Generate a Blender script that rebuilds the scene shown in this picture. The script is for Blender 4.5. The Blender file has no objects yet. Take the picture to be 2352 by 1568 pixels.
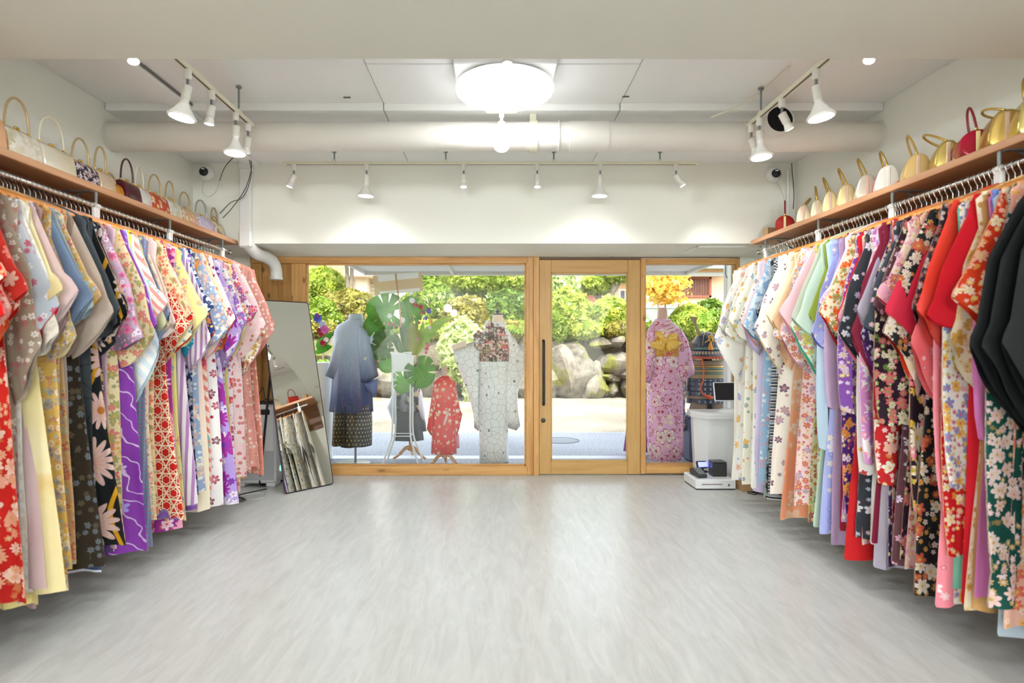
import bpy, math, random
import numpy as np
from mathutils import Vector, Matrix

# ---------------------------------------------------------------- camera, sky, sun, exposure
SC = bpy.context.scene
COL = SC.collection
R = math.radians
F, VX, VY, CH = 1360.0, 1135.0, 788.0, 1.22      # focal length and horizon of the photo, eye height
def PX(px, Z): return (px - VX) * Z / F
def PZ(py, Z): return CH + (VY - py) * Z / F

cam_d = bpy.data.cameras.new('camera'); cam = bpy.data.objects.new('camera', cam_d); COL.objects.link(cam)
cam.location = (0, 0, CH); cam.rotation_euler = (R(90), 0, 0)
cam_d.sensor_width = 36; cam_d.lens = F / 2352 * 36
cam_d.shift_x = (1176 - VX) / 2352; cam_d.shift_y = (VY - 784) / 2352
cam_d.clip_start = 0.02; cam_d.clip_end = 300
cam_d.dof.use_dof = True; cam_d.dof.focus_distance = 5.4; cam_d.dof.aperture_fstop = 2.2
SC.camera = cam

w = bpy.data.worlds.new('sky'); SC.world = w; w.use_nodes = True
nt = w.node_tree
sky = nt.nodes.new('ShaderNodeTexSky'); sky.sky_type = 'NISHITA'; sky.sun_disc = False
sky.sun_elevation = R(58); sky.sun_rotation = R(165); sky.dust_density = 2.0
hs = nt.nodes.new('ShaderNodeHueSaturation'); hs.inputs['Saturation'].default_value = .35          # milky, slightly hazy sky
nt.links.new(sky.outputs[0], hs.inputs['Color']); nt.links.new(hs.outputs[0], nt.nodes['Background'].inputs[0]); nt.nodes['Background'].inputs[1].default_value = 0.52

sun_d = bpy.data.lights.new('sun', 'SUN'); sun = bpy.data.objects.new('sun', sun_d); COL.objects.link(sun)
sun_d.energy = 4.3; sun_d.angle = R(0.6); sun_d.color = (1, .95, .86)
sun.location = (4, -4, 12)
sun.rotation_euler = Vector((-.13, .48, -.86)).to_track_quat('-Z', 'Y').to_euler()

vs = SC.view_settings
vs.view_transform = 'Standard'; vs.look = 'None'; vs.gamma = 1; vs.use_curve_mapping = False
vs.exposure = 1.0
LAMP = 1.0            # strength of every indoor lamp

# ---------------------------------------------------------------- helpers: objects
def srgb(h):
    if not isinstance(h, str): return tuple(h)[:3]
    h = h.lstrip('#'); o = []
    for i in (0, 2, 4):
        c = int(h[i:i+2], 16) / 255
        o.append(c / 12.92 if c <= .04045 else ((c + .055) / 1.055) ** 2.4)
    return tuple(o)

def tag(o, label=None, cat=None, group=None, kind=None):
    if label: o['label'] = label
    if cat: o['category'] = cat
    if group: o['group'] = group
    if kind: o['kind'] = kind
    return o

def thing(name, label, cat, loc=(0, 0, 0), rz=0, group=None):
    o = bpy.data.objects.new(name, None); COL.objects.link(o)
    o.empty_display_size = .05
    o.location = loc; o.rotation_euler = (0, 0, rz)
    return tag(o, label, cat, group)

def struct(name, label, cat):
    o = thing(name, label, cat); o['kind'] = 'structure'; return o

class MB:
    """collects geometry for ONE mesh"""
    def __init__(s): s.v = []; s.f = []; s.uv = []; s.M = None
    def add(s, verts, faces, uv=None):
        o = len(s.v)
        if s.M is not None: verts = [tuple(s.M @ Vector(p)) for p in verts]
        s.v += [tuple(p) for p in verts]
        s.uv += list(uv) if uv is not None else [(p[0] + p[1] * .5, p[2]) for p in verts]
        s.f += [tuple(i + o for i in f) for f in faces]
        return s
    def box(s, x0, x1, y0, y1, z0, z1, c=0.0):
        if x0 > x1: x0, x1 = x1, x0
        if y0 > y1: y0, y1 = y1, y0
        if z0 > z1: z0, z1 = z1, z0
        if c <= 0:
            v = [(x, y, z) for z in (z0, z1) for y in (y0, y1) for x in (x0, x1)]
            return s.add(v, [(0, 2, 3, 1), (4, 5, 7, 6), (0, 1, 5, 4), (2, 6, 7, 3), (0, 4, 6, 2), (1, 3, 7, 5)])
        c = min(c, (x1-x0)*.45, (y1-y0)*.45, (z1-z0)*.45)
        lo, hi = (x0, y0, z0), (x1, y1, z1)
        v = []; idx = {}
        for sx in (0, 1):
            for sy in (0, 1):
                for sz in (0, 1):
                    sg = (sx, sy, sz)
                    for ax in range(3):
                        p = []
                        for k in range(3):
                            base = hi[k] if sg[k] else lo[k]
                            p.append(base if k == ax else base + (-c if sg[k] else c))
                        idx[(sx, sy, sz, ax)] = len(v); v.append(tuple(p))
        f = []
        for ax in range(3):
            a, b = [k for k in range(3) if k != ax]
            for sd in (0, 1):
                q = []
                for (u, w_) in ((0, 0), (1, 0), (1, 1), (0, 1)):
                    sg = [0, 0, 0]; sg[ax] = sd; sg[a] = u; sg[b] = w_
                    q.append(idx[tuple(sg) + (ax,)])
                if (sd == 0) != (ax == 1): q.reverse()
                f.append(tuple(q))
        for ax in range(3):
            a, b = [k for k in range(3) if k != ax]
            for u in (0, 1):
                for w_ in (0, 1):
                    g0 = [0, 0, 0]; g1 = [0, 0, 0]; g1[ax] = 1
                    g0[a] = g1[a] = u; g0[b] = g1[b] = w_
                    q = [idx[tuple(g0)+(a,)], idx[tuple(g1)+(a,)], idx[tuple(g1)+(b,)], idx[tuple(g0)+(b,)]]
                    flip = (u == w_) != (ax == 1)
                    f.append(tuple(q if not flip else q[::-1]))
        for sx in (0, 1):
            for sy in (0, 1):
                for sz in (0, 1):
                    q = [idx[(sx, sy, sz, k)] for k in range(3)]
                    f.append(tuple(q if (sx+sy+sz) % 2 else q[::-1]))
        return s.add(v, f)
    def rings(s, rr, cap0=True, cap1=True, uvs=None, closed=True):
        n = len(rr[0]); v = [p for r in rr for p in r]; f = []
        m = n if closed else n - 1
        for j in range(len(rr) - 1):
            for i in range(m):
                a = j*n + i; b = j*n + (i+1) % n
                f.append((a, b, b + n, a + n))
        if cap0: f.append(tuple(range(n))[::-1])
        if cap1: f.append(tuple((len(rr)-1)*n + i for i in range(n)))
        return s.add(v, f, uvs)
    def tube(s, path, r, n=8, caps=True, closed=False):
        P = [Vector(p) for p in path]; m = len(P)
        rad = r if hasattr(r, '__len__') else [r] * m
        rr = []; up = None
        for i in range(m):
            if closed: t = P[(i+1) % m] - P[i-1]
            else: t = P[min(i+1, m-1)] - P[max(i-1, 0)]
            t.normalize()
            if up is None:
                up = Vector((0, 0, 1)) if abs(t.z) < .9 else Vector((1, 0, 0))
            a = t.cross(up)
            if a.length < 1e-5: a = t.orthogonal()
            a.normalize(); b = a.cross(t).normalized(); up = b
            rr.append([tuple(P[i] + (a*math.cos(q) + b*math.sin(q)) * rad[i]) for q in [2*math.pi*k/n for k in range(n)]])
        if closed: rr.append(rr[0]); caps = False
        return s.rings(rr, caps, caps)
    def lathe(s, prof, n=24, M=None, caps=True, mod=None):
        rr = []
        for (r, z) in prof:
            ring = []
            for k in range(n):
                q = 2*math.pi*k/n; rad = max(r, 1e-4) * (mod(q, z) if mod else 1)
                p = Vector((rad*math.cos(q), rad*math.sin(q), z))
                ring.append(tuple(M @ p) if M is not None else tuple(p))
            rr.append(ring)
        return s.rings(rr, caps, caps)
    def prism(s, poly, y0, y1):
        """polygon in x,z extruded along y"""
        n = len(poly)
        v = [(x, y0, z) for x, z in poly] + [(x, y1, z) for x, z in poly]
        f = [tuple(range(n)), tuple(range(n, 2*n))[::-1]] + [(i, i+n, (i+1) % n + n, (i+1) % n) for i in range(n)]
        return s.add(v, f)
    def slab(s, poly, z0, z1, k=1.0):
        """polygon in x,y extruded along z, bottom scaled by k about its centre"""
        n = len(poly); cx = sum(p[0] for p in poly)/n; cy = sum(p[1] for p in poly)/n
        v = [(cx+(x-cx)*k, cy+(y-cy)*k, z0) for x, y in poly] + [(x, y, z1) for x, y in poly]
        f = [tuple(range(n))[::-1], tuple(range(n, 2*n))] + [(i, (i+1) % n, (i+1) % n + n, i+n) for i in range(n)]
        return s.add(v, f)
    def pillow(s, poly, T, y=0.0, steps=4, sub=3, rng=None, wr=0.0, freq=20, bend=0.0):
        """soft flattened cloth piece: outline in x,z, half thickness T about y, with wrinkles"""
        pts = []
        n0 = len(poly)
        for i in range(n0):
            a = poly[i]; b = poly[(i+1) % n0]
            for k in range(sub):
                t = k / sub; pts.append((a[0]+(b[0]-a[0])*t, a[1]+(b[1]-a[1])*t))
        n = len(pts); cx = sum(p[0] for p in pts)/n; cz = sum(p[1] for p in pts)/n
        ph = rng.uniform(0, 6) if rng else 0
        def yy(x, z, q, side):
            wv = wr * math.sin((x*1.0 + z*.35)*freq + ph) * (1 - q*.2) + wr*.5*math.sin((x*.6 - z)*freq*1.7 + ph*2)
            return y + side * T * math.sqrt(max(0, 1 - q*q)) + wv + bend*(x-cx)**2
        rr = []; uv = []
        for side in (-1, 1):
            qs = [1 - (k/steps) for k in range(steps+1)] if side == 1 else [(k/steps) for k in range(steps)]
            for q in qs:
                qq = max(q, .02); r = []
                for (px, pz) in pts:
                    x = cx + (px-cx)*qq; z = cz + (pz-cz)*qq
                    r.append((x, yy(x, z, qq if q > 0.021 else 0, side), z)); uv.append((x, z))
                rr.append(r)
        # order: centre front -> rim -> centre back
        front = rr[:steps]; back = rr[steps:]
        allr = front + back
        return s.rings(allr, True, True, uv)
    def build(s, name, mat, parent=None, smooth=35, kind=None, label=None, recalc=False):
        me = bpy.data.meshes.new(name)
        me.from_pydata(s.v, [], s.f)
        uvl = me.uv_layers.new(name='uv')
        li = np.zeros(len(me.loops), dtype=np.int32); me.loops.foreach_get('vertex_index', li)
        uvl.data.foreach_set('uv', np.array(s.uv, dtype=np.float32)[li].ravel())
        if recalc:
            import bmesh
            bm = bmesh.new(); bm.from_mesh(me); bmesh.ops.recalc_face_normals(bm, faces=bm.faces); bm.to_mesh(me); bm.free()
        if smooth:
            me.polygons.foreach_set('use_smooth', np.ones(len(me.polygons), dtype=bool))
            if smooth < 180: me.set_sharp_from_angle(angle=R(smooth))
        if mat is not None: me.materials.append(mat)
        return inst(name, me, parent, kind, label)

def inst(name, me, parent=None, kind=None, label=None):
    o = bpy.data.objects.new(name, me); COL.objects.link(o)
    if parent is not None: o.parent = parent
    if kind: o['kind'] = kind
    if label: o['label'] = label
    return o

def copy_tree(o, parent=None):
    c = o.copy(); COL.objects.link(c)
    if parent is not None: c.parent = parent
    for ch in list(o.children): copy_tree(ch, c)
    return c

def arc(p0, p1, h, n=14, up=(0, 0, 1), flat=1.0):
    """arched handle path from p0 to p1 rising h"""
    p0 = Vector(p0); p1 = Vector(p1); up = Vector(up); c = (p0+p1)/2; half = (p1-p0)/2
    return [c - half*math.cos(math.pi*k/n) + up*h*(math.sin(math.pi*k/n)**flat) for k in range(n+1)]

def bez(pts, n=20):
    """Catmull-Rom through points"""
    P = [Vector(p) for p in pts]; P = [P[0]*2-P[1]] + P + [P[-1]*2-P[-2]]; out = []
    segs = len(P) - 3; per = max(2, n // segs)
    for i in range(segs):
        a, b, c, d = P[i:i+4]
        for k in range(per):
            t = k/per
            out.append(.5*((2*b)+(c-a)*t+(2*a-5*b+4*c-d)*t*t+(3*b-a-3*c+d)*t**3))
    out.append(P[-2]); return out

# ---------------------------------------------------------------- helpers: materials
MATS = {}
def newmat(name):
    m = bpy.data.materials.new(name); m.use_nodes = True
    return m, m.node_tree, m.node_tree.nodes['Principled BSDF']

def pmat(name, color, rough=.5, metal=0.0, spec=.5, noise=0.0, nscale=8, bump=0.0, bscale=60, stretch=(1, 1, 1), emit=0, trans=0.0, coat=0.0):
    if name in MATS: return MATS[name]
    m, t, b = newmat(name); MATS[name] = m
    c = srgb(color)
    b.inputs['Base Color'].default_value = (*c, 1); b.inputs['Roughness'].default_value = rough
    b.inputs['Metallic'].default_value = metal; b.inputs['Specular IOR Level'].default_value = spec
    b.inputs['Coat Weight'].default_value = coat
    if trans: b.inputs['Transmission Weight'].default_value = trans
    if noise or bump:
        tc = t.nodes.new('ShaderNodeTexCoord'); mp = t.nodes.new('ShaderNodeMapping')
        mp.inputs['Scale'].default_value = stretch; t.links.new(tc.outputs['Object'], mp.inputs[0])
        if noise:
            nz = t.nodes.new('ShaderNodeTexNoise'); nz.inputs['Scale'].default_value = nscale; nz.inputs['Detail'].default_value = 6
            t.links.new(mp.outputs[0], nz.inputs[0])
            mx = t.nodes.new('ShaderNodeMix'); mx.data_type = 'RGBA'
            mx.inputs[6].default_value = (*[v*(1-noise) for v in c], 1); mx.inputs[7].default_value = (*[min(1, v*(1+noise)) for v in c], 1)
            t.links.new(nz.outputs[0], mx.inputs[0]); t.links.new(mx.outputs[2], b.inputs['Base Color'])
        if bump:
            n2 = t.nodes.new('ShaderNodeTexNoise'); n2.inputs['Scale'].default_value = bscale
            t.links.new(mp.outputs[0], n2.inputs[0])
            bp = t.nodes.new('ShaderNodeBump'); bp.inputs['Strength'].default_value = bump; bp.inputs['Distance'].default_value = .01
            t.links.new(n2.outputs[0], bp.inputs['Height']); t.links.new(bp.outputs[0], b.inputs['Normal'])
    return m

def emat(name, color, strength):
    if name in MATS: return MATS[name]
    m, t, b = newmat(name); MATS[name] = m
    b.inputs['Base Color'].default_value = (.9, .9, .9, 1)
    b.inputs['Emission Color'].default_value = (*srgb(color), 1); b.inputs['Emission Strength'].default_value = strength
    return m

def wood(name, c0, c1, axis='z', rough=.45, knots=True, scale=1.0):
    if name in MATS: return MATS[name]
    m, t, b = newmat(name); MATS[name] = m
    tc = t.nodes.new('ShaderNodeTexCoord'); mp = t.nodes.new('ShaderNodeMapping')
    st = {'x': (.6, 9, 9), 'y': (9, .6, 9), 'z': (9, 9, .6)}[axis]
    mp.inputs['Scale'].default_value = [v*scale for v in st]; t.links.new(tc.outputs['Object'], mp.inputs[0])
    n1 = t.nodes.new('ShaderNodeTexNoise'); n1.inputs['Scale'].default_value = 3.0; n1.inputs['Detail'].default_value = 8; n1.inputs['Distortion'].default_value = .6
    t.links.new(mp.outputs[0], n1.inputs[0])
    cr = t.nodes.new('ShaderNodeValToRGB'); cr.color_ramp.elements[0].color = (*srgb(c0), 1); cr.color_ramp.elements[1].color = (*srgb(c1), 1)
    cr.color_ramp.elements[0].position = .32; cr.color_ramp.elements[1].position = .68
    t.links.new(n1.outputs[0], cr.inputs[0]); out = cr.outputs[0]
    if knots:
        m2 = t.nodes.new('ShaderNodeMapping'); st2 = {'x': (1.3, 3.5, 3.5), 'y': (3.5, 1.3, 3.5), 'z': (3.5, 3.5, 1.9)}[axis]
        m2.inputs['Scale'].default_value = st2; t.links.new(tc.outputs['Object'], m2.inputs[0])
        vo = t.nodes.new('ShaderNodeTexVoronoi'); vo.inputs['Scale'].default_value = 2.2; t.links.new(m2.outputs[0], vo.inputs[0])
        mr = t.nodes.new('ShaderNodeMapRange'); mr.inputs[1].default_value = .06; mr.inputs[2].default_value = .16; mr.inputs[3].default_value = .8; mr.inputs[4].default_value = 0
        t.links.new(vo.outputs['Distance'], mr.inputs[0])
        mx = t.nodes.new('ShaderNodeMix'); mx.data_type = 'RGBA'; mx.inputs[7].default_value = (*[v*.35 for v in srgb(c0)], 1)
        t.links.new(mr.outputs[0], mx.inputs[0]); t.links.new(out, mx.inputs[6]); out = mx.outputs[2]
    t.links.new(out, b.inputs['Base Color']); b.inputs['Roughness'].default_value = rough
    return m

# ---- cloth prints: flat printed flowers, stripes, dots on the cloth, all in cloth metres (uv)
def flower_group():
    g = bpy.data.node_groups.new('flower_print', 'ShaderNodeTree'); I = g.interface
    for nm, ty, dv in (('Vector', 'NodeSocketVector', None), ('Scale', 'NodeSocketFloat', 8), ('Density', 'NodeSocketFloat', .7), ('Radius', 'NodeSocketFloat', .42),
                       ('Petals', 'NodeSocketFloat', 2.5), ('Rim', 'NodeSocketFloat', .2), ('ColorA', 'NodeSocketColor', None), ('ColorB', 'NodeSocketColor', None), ('Center', 'NodeSocketColor', None)):
        sk = I.new_socket(nm, in_out='INPUT', socket_type=ty)
        if dv is not None: sk.default_value = dv
    I.new_socket('Color', in_out='OUTPUT', socket_type='NodeSocketColor'); I.new_socket('Mask', in_out='OUTPUT', socket_type='NodeSocketFloat')
    N = g.nodes; L = g.links
    gi = N.new('NodeGroupInput'); go = N.new('NodeGroupOutput')
    def mth(op, a, b=None):
        n = N.new('ShaderNodeMath'); n.operation = op
        for i, q in enumerate((a, b)):
            if q is None: continue
            if isinstance(q, (int, float)): n.inputs[i].default_value = q
            else: L.new(q, n.inputs[i])
        return n.outputs[0]
    vo = N.new('ShaderNodeTexVoronoi'); vo.voronoi_dimensions = '2D'; vo.inputs['Randomness'].default_value = .8
    L.new(gi.outputs['Vector'], vo.inputs['Vector']); L.new(gi.outputs['Scale'], vo.inputs['Scale'])
    sub = N.new('ShaderNodeVectorMath'); sub.operation = 'SUBTRACT'
    L.new(gi.outputs['Vector'], sub.inputs[0]); L.new(vo.outputs['Position'], sub.inputs[1])
    sx = N.new('ShaderNodeSeparateXYZ'); L.new(sub.outputs[0], sx.inputs[0])
    sc = N.new('ShaderNodeSeparateColor'); L.new(vo.outputs['Color'], sc.inputs[0])
    ang = mth('ARCTAN2', sx.outputs[1], sx.outputs[0])
    kk = mth('ADD', gi.outputs['Petals'], mth('MULTIPLY', mth('ROUND', mth('MULTIPLY', sc.outputs[1], 2.0)), .5))
    ang = mth('ADD', mth('MULTIPLY', ang, kk), mth('MULTIPLY', sc.outputs[2], 6.28))
    pet = mth('ADD', mth('MULTIPLY', mth('ABSOLUTE', mth('COSINE', ang)), .5), .5)
    size = mth('ADD', mth('MULTIPLY', sc.outputs[2], .4), .7)
    rp = mth('MULTIPLY', mth('MULTIPLY', pet, gi.outputs['Radius']), size)
    d = vo.outputs['Distance']
    mask = mth('MULTIPLY', mth('LESS_THAN', d, rp), mth('LESS_THAN', sc.outputs[0], gi.outputs['Density']))
    cen = mth('LESS_THAN', d, mth('MULTIPLY', gi.outputs['Radius'], .15))
    def mix(fac, a, b):
        n = N.new('ShaderNodeMix'); n.data_type = 'RGBA'; L.new(fac, n.inputs[0]); L.new(a, n.inputs[6]); L.new(b, n.inputs[7]); return n.outputs[2]
    c = mix(mth('GREATER_THAN', sc.outputs[1], .5), gi.outputs['ColorA'], gi.outputs['ColorB'])
    c = mix(cen, c, gi.outputs['Center'])
    # petals shade towards the heart of the flower, thin rim at the edge
    sh = N.new('ShaderNodeMapRange'); L.new(mth('DIVIDE', d, rp), sh.inputs[0]); sh.inputs[1].default_value = .15; sh.inputs[2].default_value = .85; sh.inputs[3].default_value = .5; sh.inputs[4].default_value = 0
    c = mix(sh.outputs[0], c, gi.outputs['Center'])
    rim = mth('MULTIPLY', mth('GREATER_THAN', d, mth('MULTIPLY', rp, .86)), gi.outputs['Rim'])
    c = mix(rim, c, gi.outputs['Center'])
    L.new(c, go.inputs['Color']); L.new(mask, go.inputs['Mask'])
    return g
FLOWER = flower_group()

def cloth(name, kind='floral', base='#888888', base2=None, cols=('#ffffff', '#ff8888', '#ffcc44'), scale=9, rough=.75, seed=0, metal=0.0):
    m, t, b = newmat(name); N = t.nodes; L = t.links
    b.inputs['Roughness'].default_value = rough; b.inputs['Specular IOR Level'].default_value = .25; b.inputs['Metallic'].default_value = metal
    B = (*srgb(base), 1); B2 = (*srgb(base2 or base), 1)
    cols = [(*srgb(c), 1) for c in cols] or [B]
    C = lambda i: cols[i % len(cols)]
    uv = N.new('ShaderNodeUVMap'); uv.uv_map = 'uv'
    mp = N.new('ShaderNodeMapping'); mp.inputs['Location'].default_value = (seed*.37 % 7, seed*.73 % 5, 0); L.new(uv.outputs[0], mp.inputs[0])
    V = mp.outputs[0]
    def mix(fac, a, bb):
        n = N.new('ShaderNodeMix'); n.data_type = 'RGBA'
        for i, q in ((0, fac), (6, a), (7, bb)):
            if isinstance(q, (tuple, float, int)): n.inputs[i].default_value = q
            else: L.new(q, n.inputs[i])
        return n.outputs[2]
    def mrange(x, a, bb, c=0, d=1):
        n = N.new('ShaderNodeMapRange'); L.new(x, n.inputs[0])
        for i, q in enumerate((a, bb, c, d)): n.inputs[i+1].default_value = q
        return n.outputs[0]
    def noise(s, det=3):
        n = N.new('ShaderNodeTexNoise'); n.noise_dimensions = '2D'; n.inputs['Scale'].default_value = s; n.inputs['Detail'].default_value = det; L.new(V, n.inputs['Vector']); return n.outputs[0]
    def wave(s, dirn='X', dist=0.0):
        n = N.new('ShaderNodeTexWave'); n.bands_direction = dirn; n.inputs['Scale'].default_value = s; n.inputs['Distortion'].default_value = dist
        L.new(V, n.inputs[0]); return n.outputs['Fac']
    def flowers(col, s, dens, rad=.46, pet=2.5, a=0, rim=.22):
        n = N.new('ShaderNodeGroup'); n.node_tree = FLOWER
        ofs = N.new('ShaderNodeVectorMath'); ofs.inputs[1].default_value = (a*1.7, a*2.3, 0); L.new(V, ofs.inputs[0])
        L.new(ofs.outputs[0], n.inputs['Vector']); n.inputs['Scale'].default_value = s; n.inputs['Density'].default_value = dens
        n.inputs['Radius'].default_value = rad; n.inputs['Petals'].default_value = pet; n.inputs['Rim'].default_value = rim
        n.inputs['ColorA'].default_value = C(a); n.inputs['ColorB'].default_value = C(a+1); n.inputs['Center'].default_value = C(a+2)
        return mix(n.outputs['Mask'], col, n.outputs['Color'])
    col = mix(mrange(noise(1.6), .42, .62), B, B2)
    if kind == 'floral':
        scale *= 2.1
        col = mix(mrange(noise(scale*1.1, 4), .62, .68, 0, .5), col, C(2)); col = flowers(col, scale*2.2, .55, .44, 2.5, 1); col = flowers(col, scale, .6, .5, 2.5, 0); col = flowers(col, scale*1.4, .35, .46, 3.5, 3)
    elif kind == 'bloom':
        col = flowers(col, scale*2.4, .55, .46, 2.5, 2); col = flowers(col, scale, .95, .56, 2.5, 0, .9)
    elif kind == 'big':
        scale *= 1.2
        col = flowers(col, scale*1.7, .5, .42, 2.5, 1); col = flowers(col, scale*.6, .8, .54, 6, 0); col = flowers(col, scale*1.2, .3, .46, 2.5, 3)
    elif kind == 'small':
        col = flowers(col, scale*2.2, .75, .42, 2.5, 0)
    elif kind == 'spots':
        scale *= 1.5
        col = flowers(col, scale, .6, .34, 2.5, 0); col = flowers(col, scale*1.6, .3, .26, 2.5, 1)
    elif kind == 'stripe':
        col = mix(mrange(wave(scale, 'DIAGONAL', 1.0), .5, .56), col, C(0)); col = flowers(col, scale*.9, .25, .4, 2.5, 1)
    elif kind == 'vstripe':
        col = mix(mrange(wave(scale, 'X', .6), .55, .62), col, C(0))
    elif kind == 'hstripe':
        col = mix(mrange(wave(scale, 'Y', .4), .5, .56), col, C(0)); col = mix(mrange(wave(scale*.37, 'Y', .2), .8, .86), col, C(1))
    elif kind == 'plaid':
        col = mix(mrange(wave(scale, 'X', .5), .6, .8, 0, .5), col, C(0)); col = mix(mrange(wave(scale, 'Y', .5), .6, .8, 0, .5), col, C(1))
    elif kind == 'lattice':
        v = N.new('ShaderNodeTexVoronoi'); v.voronoi_dimensions = '2D'; v.feature = 'DISTANCE_TO_EDGE'; v.inputs['Scale'].default_value = scale; L.new(V, v.inputs['Vector'])
        col = mix(mrange(v.outputs['Distance'], .008, .03, 1, 0), col, C(0)); col = flowers(col, scale*.55, .5, .13, 1.5, 1)
    elif kind == 'star':
        # hemp-leaf star lattice: three line families plus their bisectors
        fac = None
        for k in range(6):
            m2 = N.new('ShaderNodeMapping'); m2.inputs['Rotation'].default_value = (0, 0, k*math.pi/6); L.new(V, m2.inputs[0])
            wv = N.new('ShaderNodeTexWave'); wv.inputs['Scale'].default_value = scale*(1 if k % 2 == 0 else 1/math.sqrt(3)*1.0); L.new(m2.outputs[0], wv.inputs[0])
            q = mrange(wv.outputs['Fac'], *((.90, .95) if scale > 10 else (.972, .986)))
            if fac is None: fac = q
            else:
                n = N.new('ShaderNodeMath'); n.operation = 'MAXIMUM'; L.new(fac, n.inputs[0]); L.new(q, n.inputs[1]); fac = n.outputs[0]
        col = mix(fac, col, C(0))
        if len(cols) > 1: col = flowers(col, scale*.45, .45, .45, 2.5, 1)
    elif kind == 'swirl':
        col = mix(mrange(wave(scale*1.4, 'DIAGONAL', 9), .965, .985), col, C(0)); col = flowers(col, scale*1.5, .2, .25, 2.5, 1)
    elif kind == 'cloud':
        col = mix(mrange(noise(scale*.6, 5), .45, .6), col, C(0)); col = mix(mrange(noise(scale*1.1, 4), .55, .66), col, C(1))
    elif kind == 'lace':
        col = mix(mrange(noise(scale*4, 4), .47, .55), col, C(0)); col = flowers(col, scale*1.6, .3, .4, 3, 1)
    elif kind in ('grad', 'gradfl'):
        sp = N.new('ShaderNodeSeparateXYZ'); L.new(uv.outputs[0], sp.inputs[0])
        col = mix(mrange(sp.outputs[1], -1.45, -.45, 0, 1), B2, B)
        if kind == 'gradfl': col = flowers(col, scale, .55, .5, 2.5, 0); col = flowers(col, scale*2.3, .35, .4, 2.5, 1)
    elif kind == 'bands':
        col = mix(mrange(wave(3.0, 'X', 0), .55, .9), col, col)
        sp = N.new('ShaderNodeSeparateXYZ'); L.new(V, sp.inputs[0])
        sn = N.new('ShaderNodeMath'); sn.operation = 'SINE'; ml = N.new('ShaderNodeMath'); ml.operation = 'MULTIPLY'; ml.inputs[1].default_value = 13
        L.new(sp.outputs[1], ml.inputs[0]); L.new(ml.outputs[0], sn.inputs[0])
        m3 = N.new('ShaderNodeMath'); m3.operation = 'MULTIPLY_ADD'; m3.inputs[1].default_value = .035; L.new(sn.outputs[0], m3.inputs[0]); L.new(sp.outputs[0], m3.inputs[2])
        m4 = N.new('ShaderNodeMath'); m4.operation = 'PINGPONG'; m4.inputs[1].default_value = .06; L.new(m3.outputs[0], m4.inputs[0])
        col = mix(mrange(m4.outputs[0], .047, .050), col, C(0)); col = flowers(col, 4.2, .9, .5, 7, 1)
    # weave
    nz = N.new('ShaderNodeTexNoise'); nz.inputs['Scale'].default_value = 220; L.new(V, nz.inputs[0])
    bp = N.new('ShaderNodeBump'); bp.inputs['Strength'].default_value = .15; bp.inputs['Distance'].default_value = .002
    L.new(nz.outputs[0], bp.inputs['Height']); L.new(bp.outputs[0], b.inputs['Normal'])
    if isinstance(col, tuple): b.inputs['Base Color'].default_value = col
    else: L.new(col, b.inputs['Base Color'])
    return m

WHITE = pmat('white_paint', '#f0f0e6', .6, noise=.03, nscale=2)
CEIL = pmat('ceiling_paint', '#f3f3f1', .7, noise=.04, nscale=3)
PLASTIC = pmat('white_plastic', '#eeeeec', .35)
CREAM = pmat('cream_plastic', '#e6e4cc', .4)
CHROME = pmat('chrome', '#c9c9c9', .18, metal=1)
STEEL = pmat('grey_steel', '#8f9899', .35, metal=.8)
BLACK = pmat('black_metal', '#1c1b20', .4)
BLACKP = pmat('black_plastic', '#26272a', .45)
GOLD = pmat('gold_metal', '#d8b45c', .22, metal=1)
WOODV = wood('pine_upright', '#c08a4a', '#dcac6a', 'z')
WOODH = wood('pine_rail', '#c08a4a', '#dcac6a', 'x')
DOORV = wood('door_wood_upright', '#c59a5a', '#d2aa6b', 'z', knots=False)
DOORH = wood('door_wood_rail', '#c59a5a', '#d2aa6b', 'x', knots=False)
SHELFW = wood('shelf_wood', '#c08a62', '#d0a078', 'y', knots=False)
HANGW = pmat('hanger_wood', '#d88a3a', .4, noise=.12, nscale=30)
def glass_mat():
    m = bpy.data.materials.new('pane_glass'); m.use_nodes = True; t = m.node_tree
    t.nodes.remove(t.nodes['Principled BSDF']); out = t.nodes['Material Output']
    tr = t.nodes.new('ShaderNodeBsdfTransparent'); tr.inputs[0].default_value = (.97, .985, .98, 1)
    gl = t.nodes.new('ShaderNodeBsdfGlossy'); gl.inputs['Roughness'].default_value = .0
    fr = t.nodes.new('ShaderNodeFresnel'); fr.inputs[0].default_value = 1.45
    mx = t.nodes.new('ShaderNodeMixShader'); t.links.new(fr.outputs[0], mx.inputs[0]); t.links.new(tr.outputs[0], mx.inputs[1]); t.links.new(gl.outputs[0], mx.inputs[2])
    t.links.new(mx.outputs[0], out.inputs[0]); return m
GLASS = glass_mat()
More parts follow.
